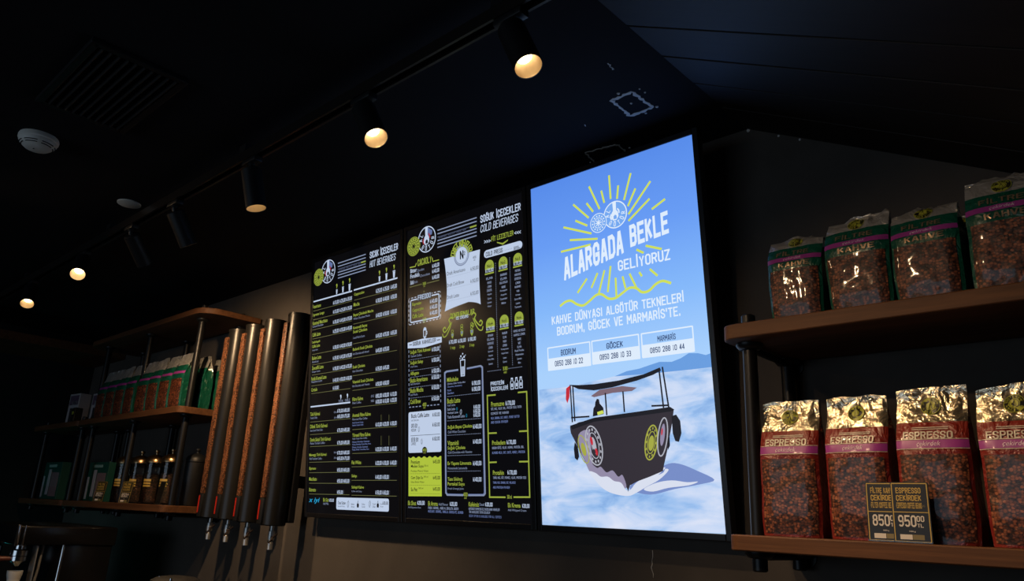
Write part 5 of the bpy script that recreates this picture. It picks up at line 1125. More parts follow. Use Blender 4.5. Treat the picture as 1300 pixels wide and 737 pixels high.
# ------------------------------------------------------------------ ceiling fittings
v = thing('ceiling_vent', 'black square slatted air vent on the dark ceiling above the smoke detector', 'vent', (-.62, -1.34, CZ))
b = MB()
for s in (-1, 1): b.box((0, s * .118, -.008), (.47, .022, .016), 0, None, .003); b.box((s * .226, 0, -.008), (.02, .236, .016), 0, None, .003)
b.build('frame', M_BLACK, v); b = MB(); b.box((0, 0, -.001), (.44, .22, .002)); b.build('backing', M_GAP, v)
sm = MB(); sm.box((0, 0, 0), (.434, .003, .017), 0, Matrix.Rotation(.6, 3, 'X')); sme = sm.mesh('slat', M_BLACK)
for i in range(10):
    o = bpy.data.objects.new('slat', sme); COL.objects.link(o); o.parent = v; o.location = (0, -.098 + i * .0218, -.010)
d = thing('smoke_detector', 'round white smoke detector mounted on the black ceiling', 'detector', (-1.142, -1.377, CZ))
b = MB(); b.lathe([(.058, 0), (.060, -.006), (.060, -.014), (.056, -.018)], 36); b.build('base', M_WHITEPL, d, 30)
b = MB(); b.lathe([(.056, -.016), (.0565, -.022), (.050, -.032), (.036, -.043), (.024, -.048), (0, -.049)], 36); b.build('cover', M_WHITEPL, d, 50)
for lev, rr in ((-.0305, .0522), (-.036, .0464)):
    for k in range(6):
        b = MB(); a0 = k * 60; pts = [(rr * math.cos(math.radians(a0 + j * 9)), rr * math.sin(math.radians(a0 + j * 9)), lev) for j in range(6)]
        b.tube(pts, .0016, 5); b.build('vent_slot', M_GAP, d)
b = MB(); b.lathe([(.003, -.046), (.003, -.051), (0, -.0515)], 10, (.012, -.01, 0)); b.build('indicator', M_CHROME, d)
b = MB(); b.lathe([(.0445, 0), (.0445, -.004), (.041, -.006), (0, -.0065)], 32, (-1.484, -.953, CZ)); tag(b.build('ceiling_disc', M_WHITEPL, None, 30), 'small flat white disc on the ceiling near the light track', 'cover')

TY, TZ = -0.9, 2.715
def track(name, y, x0, x1, label):
    t = thing(name, label, 'light track', (x0, y, TZ)); b = MB(); L = x1 - x0
    b.box((L / 2, -.014, .0), (L, .007, .034)); b.box((L / 2, .014, .0), (L, .007, .034)); b.box((L / 2, 0, .014), (L, .03, .006)); b.build('rail', M_RAIL, t)
    for x in (0, L): b = MB(); b.box((x, 0, 0), (.02, .038, .038), 0, None, .003); b.build('end_cap', M_BLACK, t)
    n = int(L / 1.1) + 1
    for i in range(n):
        b = MB(); b.box((.15 + (L - .3) * i / max(1, n - 1), 0, (CZ - TZ + .016) / 2), (.04, .03, CZ - TZ - .016)); b.build('mounting_clip', M_BLACK, t)
M_RAIL = mat('black_rail', (0.03, 0.025, 0.022), 0.3, 0.4)
track('light_track', TY, -4.3, .69, 'long black light track on the ceiling carrying the visible spotlights')
track('light_track', -2.0, -3.6, .6, 'second black light track behind the camera, out of view')
M_LENS = mat('lit_lens', (1, 1, 1), 0.3, 0, 0, (1.0, 0.76, 0.44), 6.0)
M_CUP = mat('lamp_reflector', (0.55, 0.42, 0.26), 0.35, 0.3)
def spot(x, y, direction, label, power, ang=70, lit=True, blend=.8):
    d = Vector(direction).normalized(); s = thing('track_spotlight', label, 'spotlight', (x, y, TZ - .018), (0, 0, 0), 'spotlights on the black ceiling tracks')
    b = MB(); b.box((0, 0, -.008), (.085, .03, .018), 0, None, .003); b.lathe([(.012, -.017), (.012, -.024)], 14); b.build('adapter', M_BLACK, s, 30)
    piv = Vector((0, 0, -.03)); b = MB(); b.tube([(0, 0, -.018), piv, piv + d * .02], .009, 10); b.build('joint', M_BLACK, s, 40)
    b = MB(); st = piv + d * .005; b.lathe([(.0, 0), (.026, .001), (.0325, .006), (.0325, .138), (.0305, .1385), (.0305, .100)], 32, st, d, 0, True); b.build('housing', M_BLACK, s, 35)
    b = MB(); b.lathe([(.0302, .1375), (.0280, .122), (.018, .103)], 32, st, d, 0, True); b.build('reflector', M_CUP, s, 50)
    b = MB(); b.lathe([(.0185, .1035), (.0175, .106), (.010, .108), (0, .1085)], 24, st, d); b.build('lens', M_LENS if lit else M_GLOSSBLACK, s, 60)
    if lit and power:
        l = bpy.data.lights.new('spot_beam', 'SPOT'); l.energy = power; l.color = (1.0, 0.66, 0.36); l.spot_size = math.radians(ang); l.spot_blend = blend; l.shadow_soft_size = .022
        o = bpy.data.objects.new('spot_beam', l); COL.objects.link(o); o.parent = s; o.location = st + d * .132; o.rotation_euler = d.to_track_quat('-Z', 'Y').to_euler()
for a in SPOTS: spot(*a)

# ------------------------------------------------------------------ menu screens
SW, SH, TILT, BZ = 0.62, 0.62 * 16 / 9, 0.1073, 0.018
def ink_mats(pal): return {k: mat('ink_%02x%02x%02x' % tuple(c), (0.004, 0.004, 0.004), .4, 0, 0, srgb(*c), 1.0) for k, c in pal.items()}
PAL = dict(w=(188, 203, 228), s=(128, 140, 168), g=(148, 164, 62), l=(172, 192, 60), y=(92, 94, 58), b=(98, 114, 162), d=(74, 82, 106), k=(10, 11, 16), c=(30, 150, 196), red=(170, 50, 62))
PAL3 = dict(w=(222, 236, 252), y=(206, 222, 92), yb=(164, 168, 66), wb=(176, 178, 190), n=(52, 74, 118), m=(104, 156, 222), hull=(50, 44, 52), hull2=(26, 25, 32), roof=(124, 102, 114), red=(196, 44, 58), haze=(146, 138, 166), foam=(216, 222, 238), wake=(118, 140, 198), em=(116, 168, 240), k=(30, 30, 40), b=(116, 168, 240))
M_PANEL = mat('menu_panel', (0.003, 0.003, 0.0035), .2, 0, 0, srgb(9, 9, 12), 1.0)
def sky_panel():
    m = mat('advert_panel', (0.004, 0.004, 0.004), .35, 0, 0, srgb(110, 160, 240), 1.0); n, l, b = nodes(m); v = coords(m)
    sp = n.new('ShaderNodeSeparateXYZ'); l.new(v, sp.inputs[0]); mr = n.new('ShaderNodeMapRange'); mr.inputs[1].default_value = 0.0; mr.inputs[2].default_value = SH; l.new(sp.outputs[2], mr.inputs[0])
    l.new(ramp(m, mr.outputs[0], [(0, srgb(186, 212, 246)), (.42, srgb(168, 208, 252)), (.6, srgb(132, 184, 250)), (.8, srgb(104, 156, 244)), (1, srgb(88, 140, 234))]), b.inputs['Emission Color']); return m
def sea_ink():
    m = mat('sea_picture', (0.004, 0.004, 0.004), .4, 0, 0, srgb(200, 215, 240), 1.0); n, l, b = nodes(m); v = coords(m, (3.4, 1, 11))
    f = noise_tex(m, v, 1.7, 6, .55, .5); l.new(ramp(m, f, [(.28, srgb(112, 158, 218)), (.42, srgb(156, 192, 238)), (.55, srgb(196, 214, 244)), (.75, srgb(222, 228, 246))]), b.inputs['Emission Color']); return m
def screen(k, content, pal, label, panel_mat, order_base):
    x0 = (k - 2) * (SW + .0403); t = thing('display_screen', label, 'screen', (x0, -.06, 1.6), (TILT, 0, 0), 'row of three wall screens')
    b = MB(); b.box((SW / 2, .001, SH / 2), (SW, .002, SH)); b.build('panel', panel_mat, t)
    b = MB(); e = BZ
    for cx, cz, sx, sz in ((-e / 2, SH / 2, e, SH + 2 * e), (SW + e / 2, SH / 2, e, SH + 2 * e), (SW / 2, -e / 2, SW, e), (SW / 2, SH + e / 2, SW, e)): b.box((cx, .010, cz), (sx, .028, sz), 0, None, .002)
    b.build('bezel', M_BEZEL, t); b = MB(); b.box((SW / 2, .014, SH / 2), (SW + .02, .022, SH + .02), 0, None, .004); b.build('back_cover', M_BEZEL, t)
    b = MB()
    for z in (.18, SH - .16):
        dep = z * math.sin(TILT) + .03; b.box((SW / 2, .024 + dep / 2, z), (.34, max(.012, dep - .004), .05))
    b.build('wall_bracket', M_BLACK, t)
    im = ink_mats(pal); im['sea'] = M_SEA; order = list(im); mats = [im[q] for q in order]
    for sec, items in content.items():
        base = .0005 if sec not in ('boat_picture',) else .0009
        ink = Ink(lambda u, v, z: (u, -z, v), order, base); ink.run(items); me = ink.mb.build(sec, mats, t)
    return t
M_SEA = sea_ink()
screen(0, HOT, PAL, 'black portrait menu screen headed SICAK İÇECEKLER, HOT BEVERAGES, beside the dispensers', M_PANEL, 0)
screen(1, COLD, PAL, 'black portrait menu screen headed SOĞUK İÇECEKLER, COLD BEVERAGES, between two other screens', M_PANEL, 0)
screen(2, BOAT, PAL3, 'bright blue portrait screen showing a boat under the words ALARGADA BEKLE', sky_panel(), 0)

# ------------------------------------------------------------------ shelf units
def board(par, x0, x1, y0, y1, ztop, th, round_l=True, round_r=True, r=.035):
    pts = []
    def arc(cx, cy, a0): return [(cx + r * math.cos(math.radians(a0 + i * 15)), cy + r * math.sin(math.radians(a0 + i * 15))) for i in range(7)]
    pts += arc(x0 + r, y0 + r, 180) if round_l else [(x0, y0)]
    pts += arc(x1 - r, y0 + r, 270) if round_r else [(x1, y0)]
    pts += [(x1, y1), (x0, y1)]
    b = MB(); b.prism(pts, ztop - th, ztop); o = b.build('shelf_board', M_WOOD, par, 30); md = o.modifiers.new('edge', 'BEVEL'); md.width = .003; md.segments = 2; md.limit_method = 'ANGLE'; return o
def post(par, x, y, z0, z1, boards, r=.0165):
    b = MB(); b.lathe([(r * .8, z0), (r, z0 + .003), (r, z1 - .003), (r * .8, z1)], 18, (x, y, 0)); b.build('post', M_POST, par, 40)
    for zt, th in boards:
        b = MB(); b.lathe([(r, zt - th - .016), (r * 1.5, zt - th - .014), (r * 1.9, zt - th - .006), (r * 1.9, zt - th)], 18, (x, y, 0)); b.build('flange', M_POST, par, 40)
def wall_arm(par, x, z):
    b = MB(); b.tube([(x, -.26, z), (x, 0, z)], .009, 10); b.lathe([(.03, 0), (.03, .006), (.012, .008)], 16, (x, 0, z), (0, -1, 0)); b.build('wall_arm', M_POST, par, 40)
LOW, MID, TOP, TH = 1.602, 2.079, 2.575, .034
ru = thing('shelf_unit', 'walnut and black steel shelf unit beside the bright boat screen', 'shelf', (.75, 0, 1.52)); ru.matrix_world.translation
def child_space(u):
    """parts of a unit are written in room coordinates"""
    h = bpy.data.objects
    for c in u.children: c.location = Vector(c.location) - Vector(u.location)
board(ru, .752, 2.3, -.32, -.012, LOW, TH, True, False); board(ru, .755, 2.3, -.32, -.012, MID - .003, TH + .002, True, False)
for x in (.797, 1.55, 2.25):
    for y in (-.25, -.035):
        if x == 1.55 and y < -.1: continue
        post(ru, x, y, 1.525, 2.112, ((LOW, TH), (MID - .003, TH + .002)))
    wall_arm(ru, x, LOW - TH - .011); wall_arm(ru, x, MID - TH - .016)
child_space(ru)
lu = thing('shelf_unit', 'walnut and black steel shelf unit with top board, beside the bean dispensers', 'shelf', (-2.16, 0, 1.52))
for z in (LOW, MID): board(lu, -3.585, -2.165, -.32, -.012, z, TH)
board(lu, -3.66, -2.055, -.33, -.012, TOP, .03, True, True, .10)
for x in (-2.225, -2.868, -3.50):
    for y in (-.25, -.035): post(lu, x, y, 1.53, TOP + .045, ((LOW, TH), (MID, TH), (TOP, .03)))
    wall_arm(lu, x, LOW - TH - .011)
child_space(lu)
lu2 = thing('shelf_unit', 'dim two board shelf unit in the far corner left of the dispensers', 'shelf', (-3.6, 0, 1.52))
for z in (LOW, MID): board(lu2, -4.46, -3.60, -.32, -.012, z, TH)
for x in (-3.685, -4.385):
    for y in (-.25, -.035): post(lu2, x, y, 1.53, MID + .035, ((LOW, TH), (MID, TH)))
    wall_arm(lu2, x, LOW - TH - .011)
child_space(lu2)
b = MB(); b.prism([(-4.5, -.95), (-3.96, -.95), (-3.92, -.91), (-3.92, -.004), (-4.5, -.004)], 2.556, 2.612); tag(b.build('canopy_board', M_WOOD), 'dark board under the ceiling in the far left corner', 'board')

# ------------------------------------------------------------------ coffee bags
def beans(name, scale, lo, mid, hi):
    m = mat(name, mid, .5, 0, .32); m.node_tree.nodes['Principled BSDF'].inputs['Coat Roughness'].default_value = .07; n, l, b = nodes(m); v = coords(m, (1, 1, 1.25)); t = n.new('ShaderNodeTexVoronoi'); t.inputs['Scale'].default_value = scale; t.inputs['Randomness'].default_value = .9; l.new(v, t.inputs['Vector'])
    c1 = ramp(m, t.outputs['Distance'], [(0, g3(1)), (.42, g3(.75)), (.72, g3(.12))]); sx = n.new('ShaderNodeSeparateColor'); l.new(t.outputs['Color'], sx.inputs[0])
    c2 = ramp(m, sx.outputs[0], [(0, tuple(lo) + (1,)), (.5, tuple(mid) + (1,)), (1, tuple(hi) + (1,))]); mx = n.new('ShaderNodeMix'); mx.data_type = 'RGBA'; mx.blend_type = 'MULTIPLY'; mx.inputs[0].default_value = 1
    l.new(c2, mx.inputs[6]); l.new(c1, mx.inputs[7]); l.new(mx.outputs[2], b.inputs['Base Color']); bump(m, noise_tex(m, v, 38, 5, .62, .8), .5, .006); return m
M_BEANS = beans('roasted_bean_print', 165, (.030, .008, .004), (.17, .046, .019), (.46, .14, .055))
M_RED = mat('red_pouch', (.20, .018, .012), .33, 0, .4); M_GREEN = mat('green_pouch', (.004, .085, .052), .33, 0, .4)
M_GOLD = mat('champagne_foil', (.74, .63, .45), .2, .92); M_SILVER = mat('silver_foil', (.84, .82, .77), .28, .7)
M_PURPLE = mat('purple_band', (.32, .04, .27), .4, 0, .2); M_CREAM = mat('cream_ink', (.62, .55, .46), .35); M_BRONZE = mat('bronze_ink', (.34, .25, .16), .3, .5); M_LILAC = mat('lilac_ink', (.80, .58, .74), .4); M_INKBLK = mat('black_ink', (.012, .010, .008), .4); M_LIME = mat('lime_ink', (.40, .42, .05), .4)
for _m in (M_RED, M_GREEN, M_GOLD, M_SILVER): bump(_m, noise_tex(_m, coords(_m), 24, 4, .55, 1.2), .9, .012)
def sstep(a, c, x): x = min(1, max(0, (x - a) / (c - a))); return x * x * (3 - 2 * x)
def bag_surface(seed, w, h, d, fold, detail_=1):
    def nz(x, y, z): return noise.noise(Vector((x + seed * 7.3, y - seed * 3.1, z + seed)))
    lean = nz(1, 2, 3) * .012
    def prof(t):
        D = d / 2 * (.86 + .14 * sstep(0, .2, t)) * (1 - sstep(.55, .985, t)) + .0022
        Wd = w / 2 * (.97 + .03 * sstep(0, .15, t)) * (1 + .02 * math.sin(3 * t + seed)) ; return D, Wd
    def crease(u, t):
        k = abs(nz(u * 2.2 + 5, t * 5.5, .3)) ; k2 = abs(nz(u * 4.5, t * 10, 4.1))
        return k * .6 + k2 * .4
    def pos(u, t, side):
        """u -1..1 across, t 0..1 up, side -1 front +1 back"""
        D, Wd = prof(t); top = sstep(.7, .9, t)
        y = side * D * (1 - .30 * abs(u) ** 5) + lean * t
        y += side * (.004 + (.011 if detail_ else .018) * top) * (crease(u, t) - .28) * (1 if t < .97 else .3)
        x = Wd * u + .003 * nz(t * 4, u, 9)
        z = h * t
        if t > .8:
            q = (t - .8) / .2; z += q * (.006 * nz(u * 1.4, 2, 7) - .004 * abs(u)) + q * .010 * nz(seed, 3, 3) * u
            if fold: y += fold * q * q * (.022 + .020 * nz(u * 1.5, 8, 1)); z -= fold * q * q * (.012 + .030 * abs(nz(u * 1.7, 1, 5)))
        return (x, y, z)
    return pos, prof
def make_bag(kind, label, loc, rotz, seed, group, w=.128, h=.297, d=.085, fold=0, detail=1, emblem=True):
    root = thing('coffee_bag', label, 'coffee bag', loc, (0, 0, rotz), group); pos, prof = bag_surface(seed, w, h, d, fold, detail)
    esp = kind == 'espresso'; tf = .76 if esp else .765
    nu = 16 if detail else 10
    def grid_part(ts):
        b = MB(); 
        for side in (-1, 1):
            vs = [pos(-1 + 2 * i / nu, t, side) for t in ts for i in range(nu + 1)]; fs = []
            for j in range(len(ts) - 1):
                for i in range(nu): q = [j * (nu + 1) + i, j * (nu + 1) + i + 1, (j + 1) * (nu + 1) + i + 1, (j + 1) * (nu + 1) + i]; fs.append(q if side < 0 else q[::-1])
            b.add(vs, fs)
        for sx in (-1, 1):
            vs = []; fs = []
            for t in ts:
                D, Wd = prof(t); a = Vector(pos(sx, t, -1)); c = Vector(pos(sx, t, 1)); m = (a + c) / 2; pin = (d / 2 - D) * .85 + .006; m.x -= sx * pin; vs += [a, m, c]
            for j in range(len(ts) - 1):
                for i in range(2): q = [j * 3 + i, j * 3 + i + 1, (j + 1) * 3 + i + 1, (j + 1) * 3 + i]; fs.append(q if sx > 0 else q[::-1])
            b.add(vs, fs)
        return b
    n1, n2 = (22, 14) if detail else (9, 7)
    b = grid_part([tf * i / n1 for i in range(n1 + 1)])
    bt = [pos(-1 + 2 * i / nu, 0, -1) for i in range(nu + 1)] + [pos(1 - 2 * i / nu, 0, 1) for i in range(nu + 1)]; b.add(bt, [list(range(len(bt)))[::-1]])
    b.build('pouch', M_RED if esp else M_GREEN, root, 55)
    b = grid_part([tf + (1 - tf) * i / n2 for i in range(n2 + 1)]); b.build('foil_top', M_GOLD if esp else M_SILVER, root, 25)
    def put(u, t, lift): x, y, z = pos(u, t, -1); return (x, y - lift, z)
    def patch(name, u0, u1, t0, t1, m, lift, nx=14, ny=14):
        b = MB(); b.add([put(u0 + (u1 - u0) * i / nx, t0 + (t1 - t0) * j / ny, lift) for j in range(ny + 1) for i in range(nx + 1)], [[j * (nx + 1) + i, j * (nx + 1) + i + 1, (j + 1) * (nx + 1) + i + 1, (j + 1) * (nx + 1) + i] for j in range(ny) for i in range(nx)]); return b.build(name, m, root, 50)
    e = 0 if detail else 6
    patch('bean_panel', -.90, .90, .02, .548 if esp else .515, M_BEANS, .0011, 16 - e, 22 - e)
    patch('band', -.99, .99, *((.588, .640) if esp else (.603, .652)), M_PURPLE, .0010, 16 - e, 3)
    if not detail: return root
    ink = Ink(put, ['c', 'l', 'k', 'y'], .0018, 2e-5)
    def dense_text(m, t, u0, u1, v, hh, st='b'): ink.text(m, t, u0, u1, v, hh, st); ink.next()
    if esp:
        for i, v_ in enumerate((.724, .712)): ink.line('c', [(-.5 + .1 * j, v_) for j in range(11)], .0045)
        dense_text('c', 'ESPRESSO', -.76, .62, .672, .050); dense_text('l', 'çekirdek', -.36, .30, .613, .038, 'i')
        ink.line('c', [(-.99 + .18 * j, .645) for j in range(12)], .004); ink.line('c', [(-.99 + .18 * j, .584) for j in range(12)], .004)
        lm = [M_CREAM, M_LILAC, M_INKBLK, M_LIME]
    else:
        dense_text('c', 'FİLTRE', -.62, .55, .694, .048); dense_text('l', 'çekirdek', -.35, .32, .627, .034, 'i'); dense_text('c', 'KAHVE', -.52, .62, .562, .048)
        lm = [M_BRONZE, M_LILAC, M_INKBLK, M_LIME]
    ink.mb.build('lettering', lm, root)
    if emblem:
        em = Ink(put, ['k', 'y'], .0022, 8e-5); tc = .872 if esp else .84; ru_ = .27; rt = ru_ * w / 2 / h
        circ = lambda r, n=28: [(r * ru_ * math.cos(2 * math.pi * i / n), tc + r * rt * math.sin(2 * math.pi * i / n)) for i in range(n)]
        def fan(m, r, n=28):
            ps = [(0, tc)] + circ(r * .5, n) + circ(r, n); em.tri(m, ps, [(0, 1 + i, 1 + (i + 1) % n) for i in range(n)] + [(1 + i, 1 + n + i, 1 + n + (i + 1) % n, 1 + (i + 1) % n) for i in range(n)]); em.next()
        fan('y', 1); fan('k', .93); fan('y', .55); fan('k', .47); fan('y', .42)
        for i in range(16):
            if i % 8 == 0: continue
            a = 2 * math.pi * i / 16; vs, fs, asp = text_tris('KAHVE·DÜNYASI···'[i], 'b'); em.tri('y', [(ru_ * (.74 * math.cos(a) + (x - .5) * .2), tc + rt * (.74 * math.sin(a) + (y - .5) * .26)) for x, y in vs], fs)
        em.next(); em.line('k', [(-.05, tc - .022), (0, tc + .02), (.05, tc - .022)], .012)
        em.mb.build('emblem', [M_INKBLK, M_LIME], root)
    return root
ge = 'red espresso bags on the lower right shelf'; gf = 'green filter coffee bags on the upper right shelf'
make_bag('espresso', 'red espresso bag nearest the boat screen on the lower shelf', (.882, -.238, LOW + .0006), .05, 1, ge)
make_bag('espresso', 'red espresso bag standing second from the boat screen, partly behind the price cards', (1.030, -.238, LOW + .0006), -.02, 2, ge)
make_bag('espresso', 'tallest red espresso bag, directly right of the two price cards', (1.172, -.238, LOW + .0006), .02, 3, ge, .132, .304)
make_bag('espresso', 'red espresso bag cut by the right edge of the picture', (1.318, -.238, LOW + .0006), -.04, 4, ge)
make_bag('filter', 'green filter coffee bag nearest the boat screen on the upper shelf', (.925, -.238, MID - .0024), .06, 5, gf, .124, .235, .085, .9)
make_bag('filter', 'green filter coffee bag second from the boat screen, its round emblem showing on top', (1.068, -.238, MID - .0024), .0, 6, gf, .134, .250, .085, .8)
make_bag('filter', 'green filter coffee bag third from the boat screen with a peaked folded top', (1.205, -.238, MID - .0024), -.03, 7, gf, .130, .240, .085, 1.0)
make_bag('filter', 'green filter coffee bag at the right picture edge on the upper shelf', (1.352, -.250, MID - .0024), .03, 8, gf, .134, .262, .085, .7)
make_bag('filter', 'green filter coffee bag half hidden in the back row of the upper shelf', (1.262, -.115, MID - .0024), 0, 9, gf, .13, .25, .08, .6)
gl = 'green filter coffee bags on the far left shelf'
names = ['at the dispenser end of the left shelf row', 'second from the dispenser end of the left shelf row', 'third from the dispenser end of the left shelf row', 'fourth from the dispenser end of the left shelf row', 'fifth from the dispenser end of the left shelf row', 'sixth from the dispenser end of the left shelf row', 'seventh from the dispenser end of the left shelf row', 'at the far dark end of the left shelf row']
protos = []
for i, nm in enumerate(names):
    loc = (-2.345 - i * .146 if i < 4 else -2.957 - (i - 4) * .146, -.242, MID + .0006); rz = (.02, -.02, .01)[i % 3]
    if i < 3: protos.append(make_bag('filter', 'small green filter coffee bag ' + nm, loc, rz, 20 + i, gl, .132, .298, .088, .10, 0))
    else: dup(protos[i % 3], loc, rz, 'small green filter coffee bag ' + nm, gl)
dup(protos[1], (-2.345, -.1425, MID + .0006), math.pi, 'green bag in the middle row behind the front bag, seen past the shelf post', gl).scale = (1, .85, 1)
dup(protos[2], (-2.345, -.055, MID + .0006), math.pi, 'green bag against the wall behind the others, next to the first dispenser', gl).scale = (1, .85, 1)

# ------------------------------------------------------------------ price cards
def card(loc, rotz, lean, label, lines, price, group, blank=False, w=.067, h=.112):
    c = thing('price_card', label, 'price card', loc, (0, 0, rotz), group); R = Matrix.Rotation(-lean, 3, 'X')
    def put(u, v, z): q = R @ Vector((u - w / 2, -z, v)); return (q.x, q.y, q.z)
    b = MB(); b.add([put(*q) for q in ((0, 0, 0), (w, 0, 0), (w, h, 0), (0, h, 0), (0, 0, -.003), (w, 0, -.003), (w, h, -.003), (0, h, -.003))], [(0, 1, 2, 3), (7, 6, 5, 4), (0, 4, 5, 1), (1, 5, 6, 2), (2, 6, 7, 3), (3, 7, 4, 0)]); b.build('card', M_CARD, c)
    b = MB(); foot = [put(0, 0, 0), put(w, 0, 0)]; b.box((0, .006, .0015), (w, .016, .003)); b.build('stand', M_ACRYL, c)
    if blank: return c
    ink = Ink(put, ['g', 'w', 'o'], .0004, 4e-5); ink.rrect('g', .0025, .0025, w - .0025, h - .0025, .0008, .0016); ink.line('g', [(.003, h * .50), (w - .003, h * .50)], .0014)
    for i, t in enumerate(lines): ink.text('g', t, w * .14, w * .80, h * (.86 - .125 * i), h * .095, 'b'); ink.next()
    ink.text('o', lines[2] if len(lines) > 2 else 'COFFEE BEANS', w * .12, w * .88, h * .605, h * .034)
    ink.mb.build('frame_and_title', [M_CARDGOLD, M_CARDWHITE, M_CARDOLIVE], c)
    ink = Ink(put, ['g', 'w', 'o'], .0006, 4e-5); ink.text('w', price, w * .15, w * .62, h * .355, h * .19, 'b'); ink.text('w', '00', w * .63, w * .83, h * .395, h * .095, 'b'); ink.text('w', 'TL', w * .64, w * .80, h * .285, h * .06, 'b'); ink.text('w', '1000 g', w * .42, w * .58, h * .185, h * .03, 'b')
    ink.rrect('w', w * .17, h * .055, w * .49, h * .135, .0004); ink.rrect('o', w * .50, h * .055, w * .80, h * .135, .0004); ink.mb.build('price_print', [M_CARDGOLD, M_CARDWHITE, M_CARDOLIVE], c)
    return c
M_CARD = mat('black_card', (.010, .010, .009), .35); M_CARDGOLD = mat('gold_print', (.62, .42, .08), .4); M_CARDWHITE = mat('white_print', (.75, .68, .60), .4); M_CARDOLIVE = mat('olive_print', (.22, .17, .06), .4)
M_ACRYL = mat('clear_acrylic', (.8, .8, .8), .06); M_ACRYL.node_tree.nodes['Principled BSDF'].inputs['Transmission Weight'].default_value = .95
gp = 'black and gold price cards'
card((1.085, -.308, LOW + .0006), .02, .06, 'black price card reading FİLTRE KAHVE ÇEKİRDEK 850, overlapped by its neighbour', ['FİLTRE KAHVE', 'ÇEKİRDEK', 'FILTER COFFEE BEANS'], '850', gp)
card((1.1335, -.313, LOW + .0006), .02, .06, 'black price card reading ESPRESSO ÇEKİRDEK 950 in front of the red bags', ['ESPRESSO', 'ÇEKİRDEK', 'ESPRESSO COFFEE BEANS'], '950', gp)

# ------------------------------------------------------------------ bean dispensers
M_TUBE = mat('satin_black_tube', (.022, .021, .020), .33, .5); M_COPPER = beans('bean_window', 150, (.16, .05, .02), (.30, .11, .045), (.42, .18, .08)); M_REDLED = mat('red_indicator', (.2, .01, .005), .4, 0, 0, srgb(200, 34, 18), .3); M_HANDLE = mat('dark_tap_lever', (.05, .035, .03), .35, .5); M_TAP = mat('satin_tap', (.72, .71, .68), .42, .85)
def dispenser(x, dz, label):
    z0, z1, r = 1.548 + dz, 2.472, .052; t = thing('coffee_dispenser', label, 'dispenser', (x, -.150, z0), (0, 0, 0), 'four tall tube dispensers beside the menu screens'); H = z1 - z0
    b = MB(); b.lathe([(r - .004, 0), (r, .004), (r, H - .012), (r + .0015, H - .012), (r + .0015, H - .002), (r - .003, H)], 40); b.build('tube', M_TUBE, t, 40)
    b = MB(); b.box((-.012, -r - .001, H * .535), (.034, .018, H * .83), 0, None, .004); b.build('bean_window', M_COPPER, t, 30)
    b = MB(); b.box((-.012, -r - .001, H * .062), (.034, .018, H * .115), 0, None, .003); b.build('control_box', M_BLACK, t, 30)
    b = MB(); b.box((-.022, -r - .0105, H * .068), (.007, .003, H * .085)); b.build('indicator_light', M_REDLED, t)
    b = MB(); b.box((0, .075, H * .8), (.06, .146, .05)); b.box((0, .075, H * .2), (.06, .146, .05)); b.box((.004, .058, H / 2), (.088, .03, H * .97), 0, None, .004); b.build('wall_mount', M_BLACK, t)
    for zz in (.9, .72, .5):
        b = MB(); b.lathe([(.003, 0), (.003, .002), (0, .0025)], 8, (-.012, -r - .010, H * zz), (0, -1, 0)); b.build('screw', M_CHROME, t, 40)
    tp = MB(); tp.lathe([(.0065, 0), (.0065, -.018), (.0105, -.02), (.0115, -.040), (.0105, -.052), (.0075, -.054), (.0075, -.060), (.0095, -.062), (.009, -.086), (.006, -.086)], 18); tap = tp.build('tap', M_TAP, t, 35); tap.scale = (1.25, 1.25, 1.12)
    lv = MB(); lv.tube([(.008, -.004, -.040), (.030, -.012, -.042)], .0045, 8); lv.tube([(.030, -.012, -.042), (.046, -.004, -.026)], .003, 8); lv.tube([(.030, -.012, -.042), (.044, -.022, -.052)], .003, 8); lv.tube([(.030, -.012, -.042), (.026, -.022, -.062)], .003, 8); lv.build('lever', M_HANDLE, tap, 40)
for x, dz, nm in ((-1.995, .006, 'nearest the wooden shelf, first of four'), (-1.822, .003, 'second from the wooden shelf'), (-1.640, -.002, 'third from the wooden shelf'), (-1.432, -.008, 'nearest the hot drinks screen, last of four')): dispenser(x, dz, 'tall black tube dispenser with a tap, ' + nm)

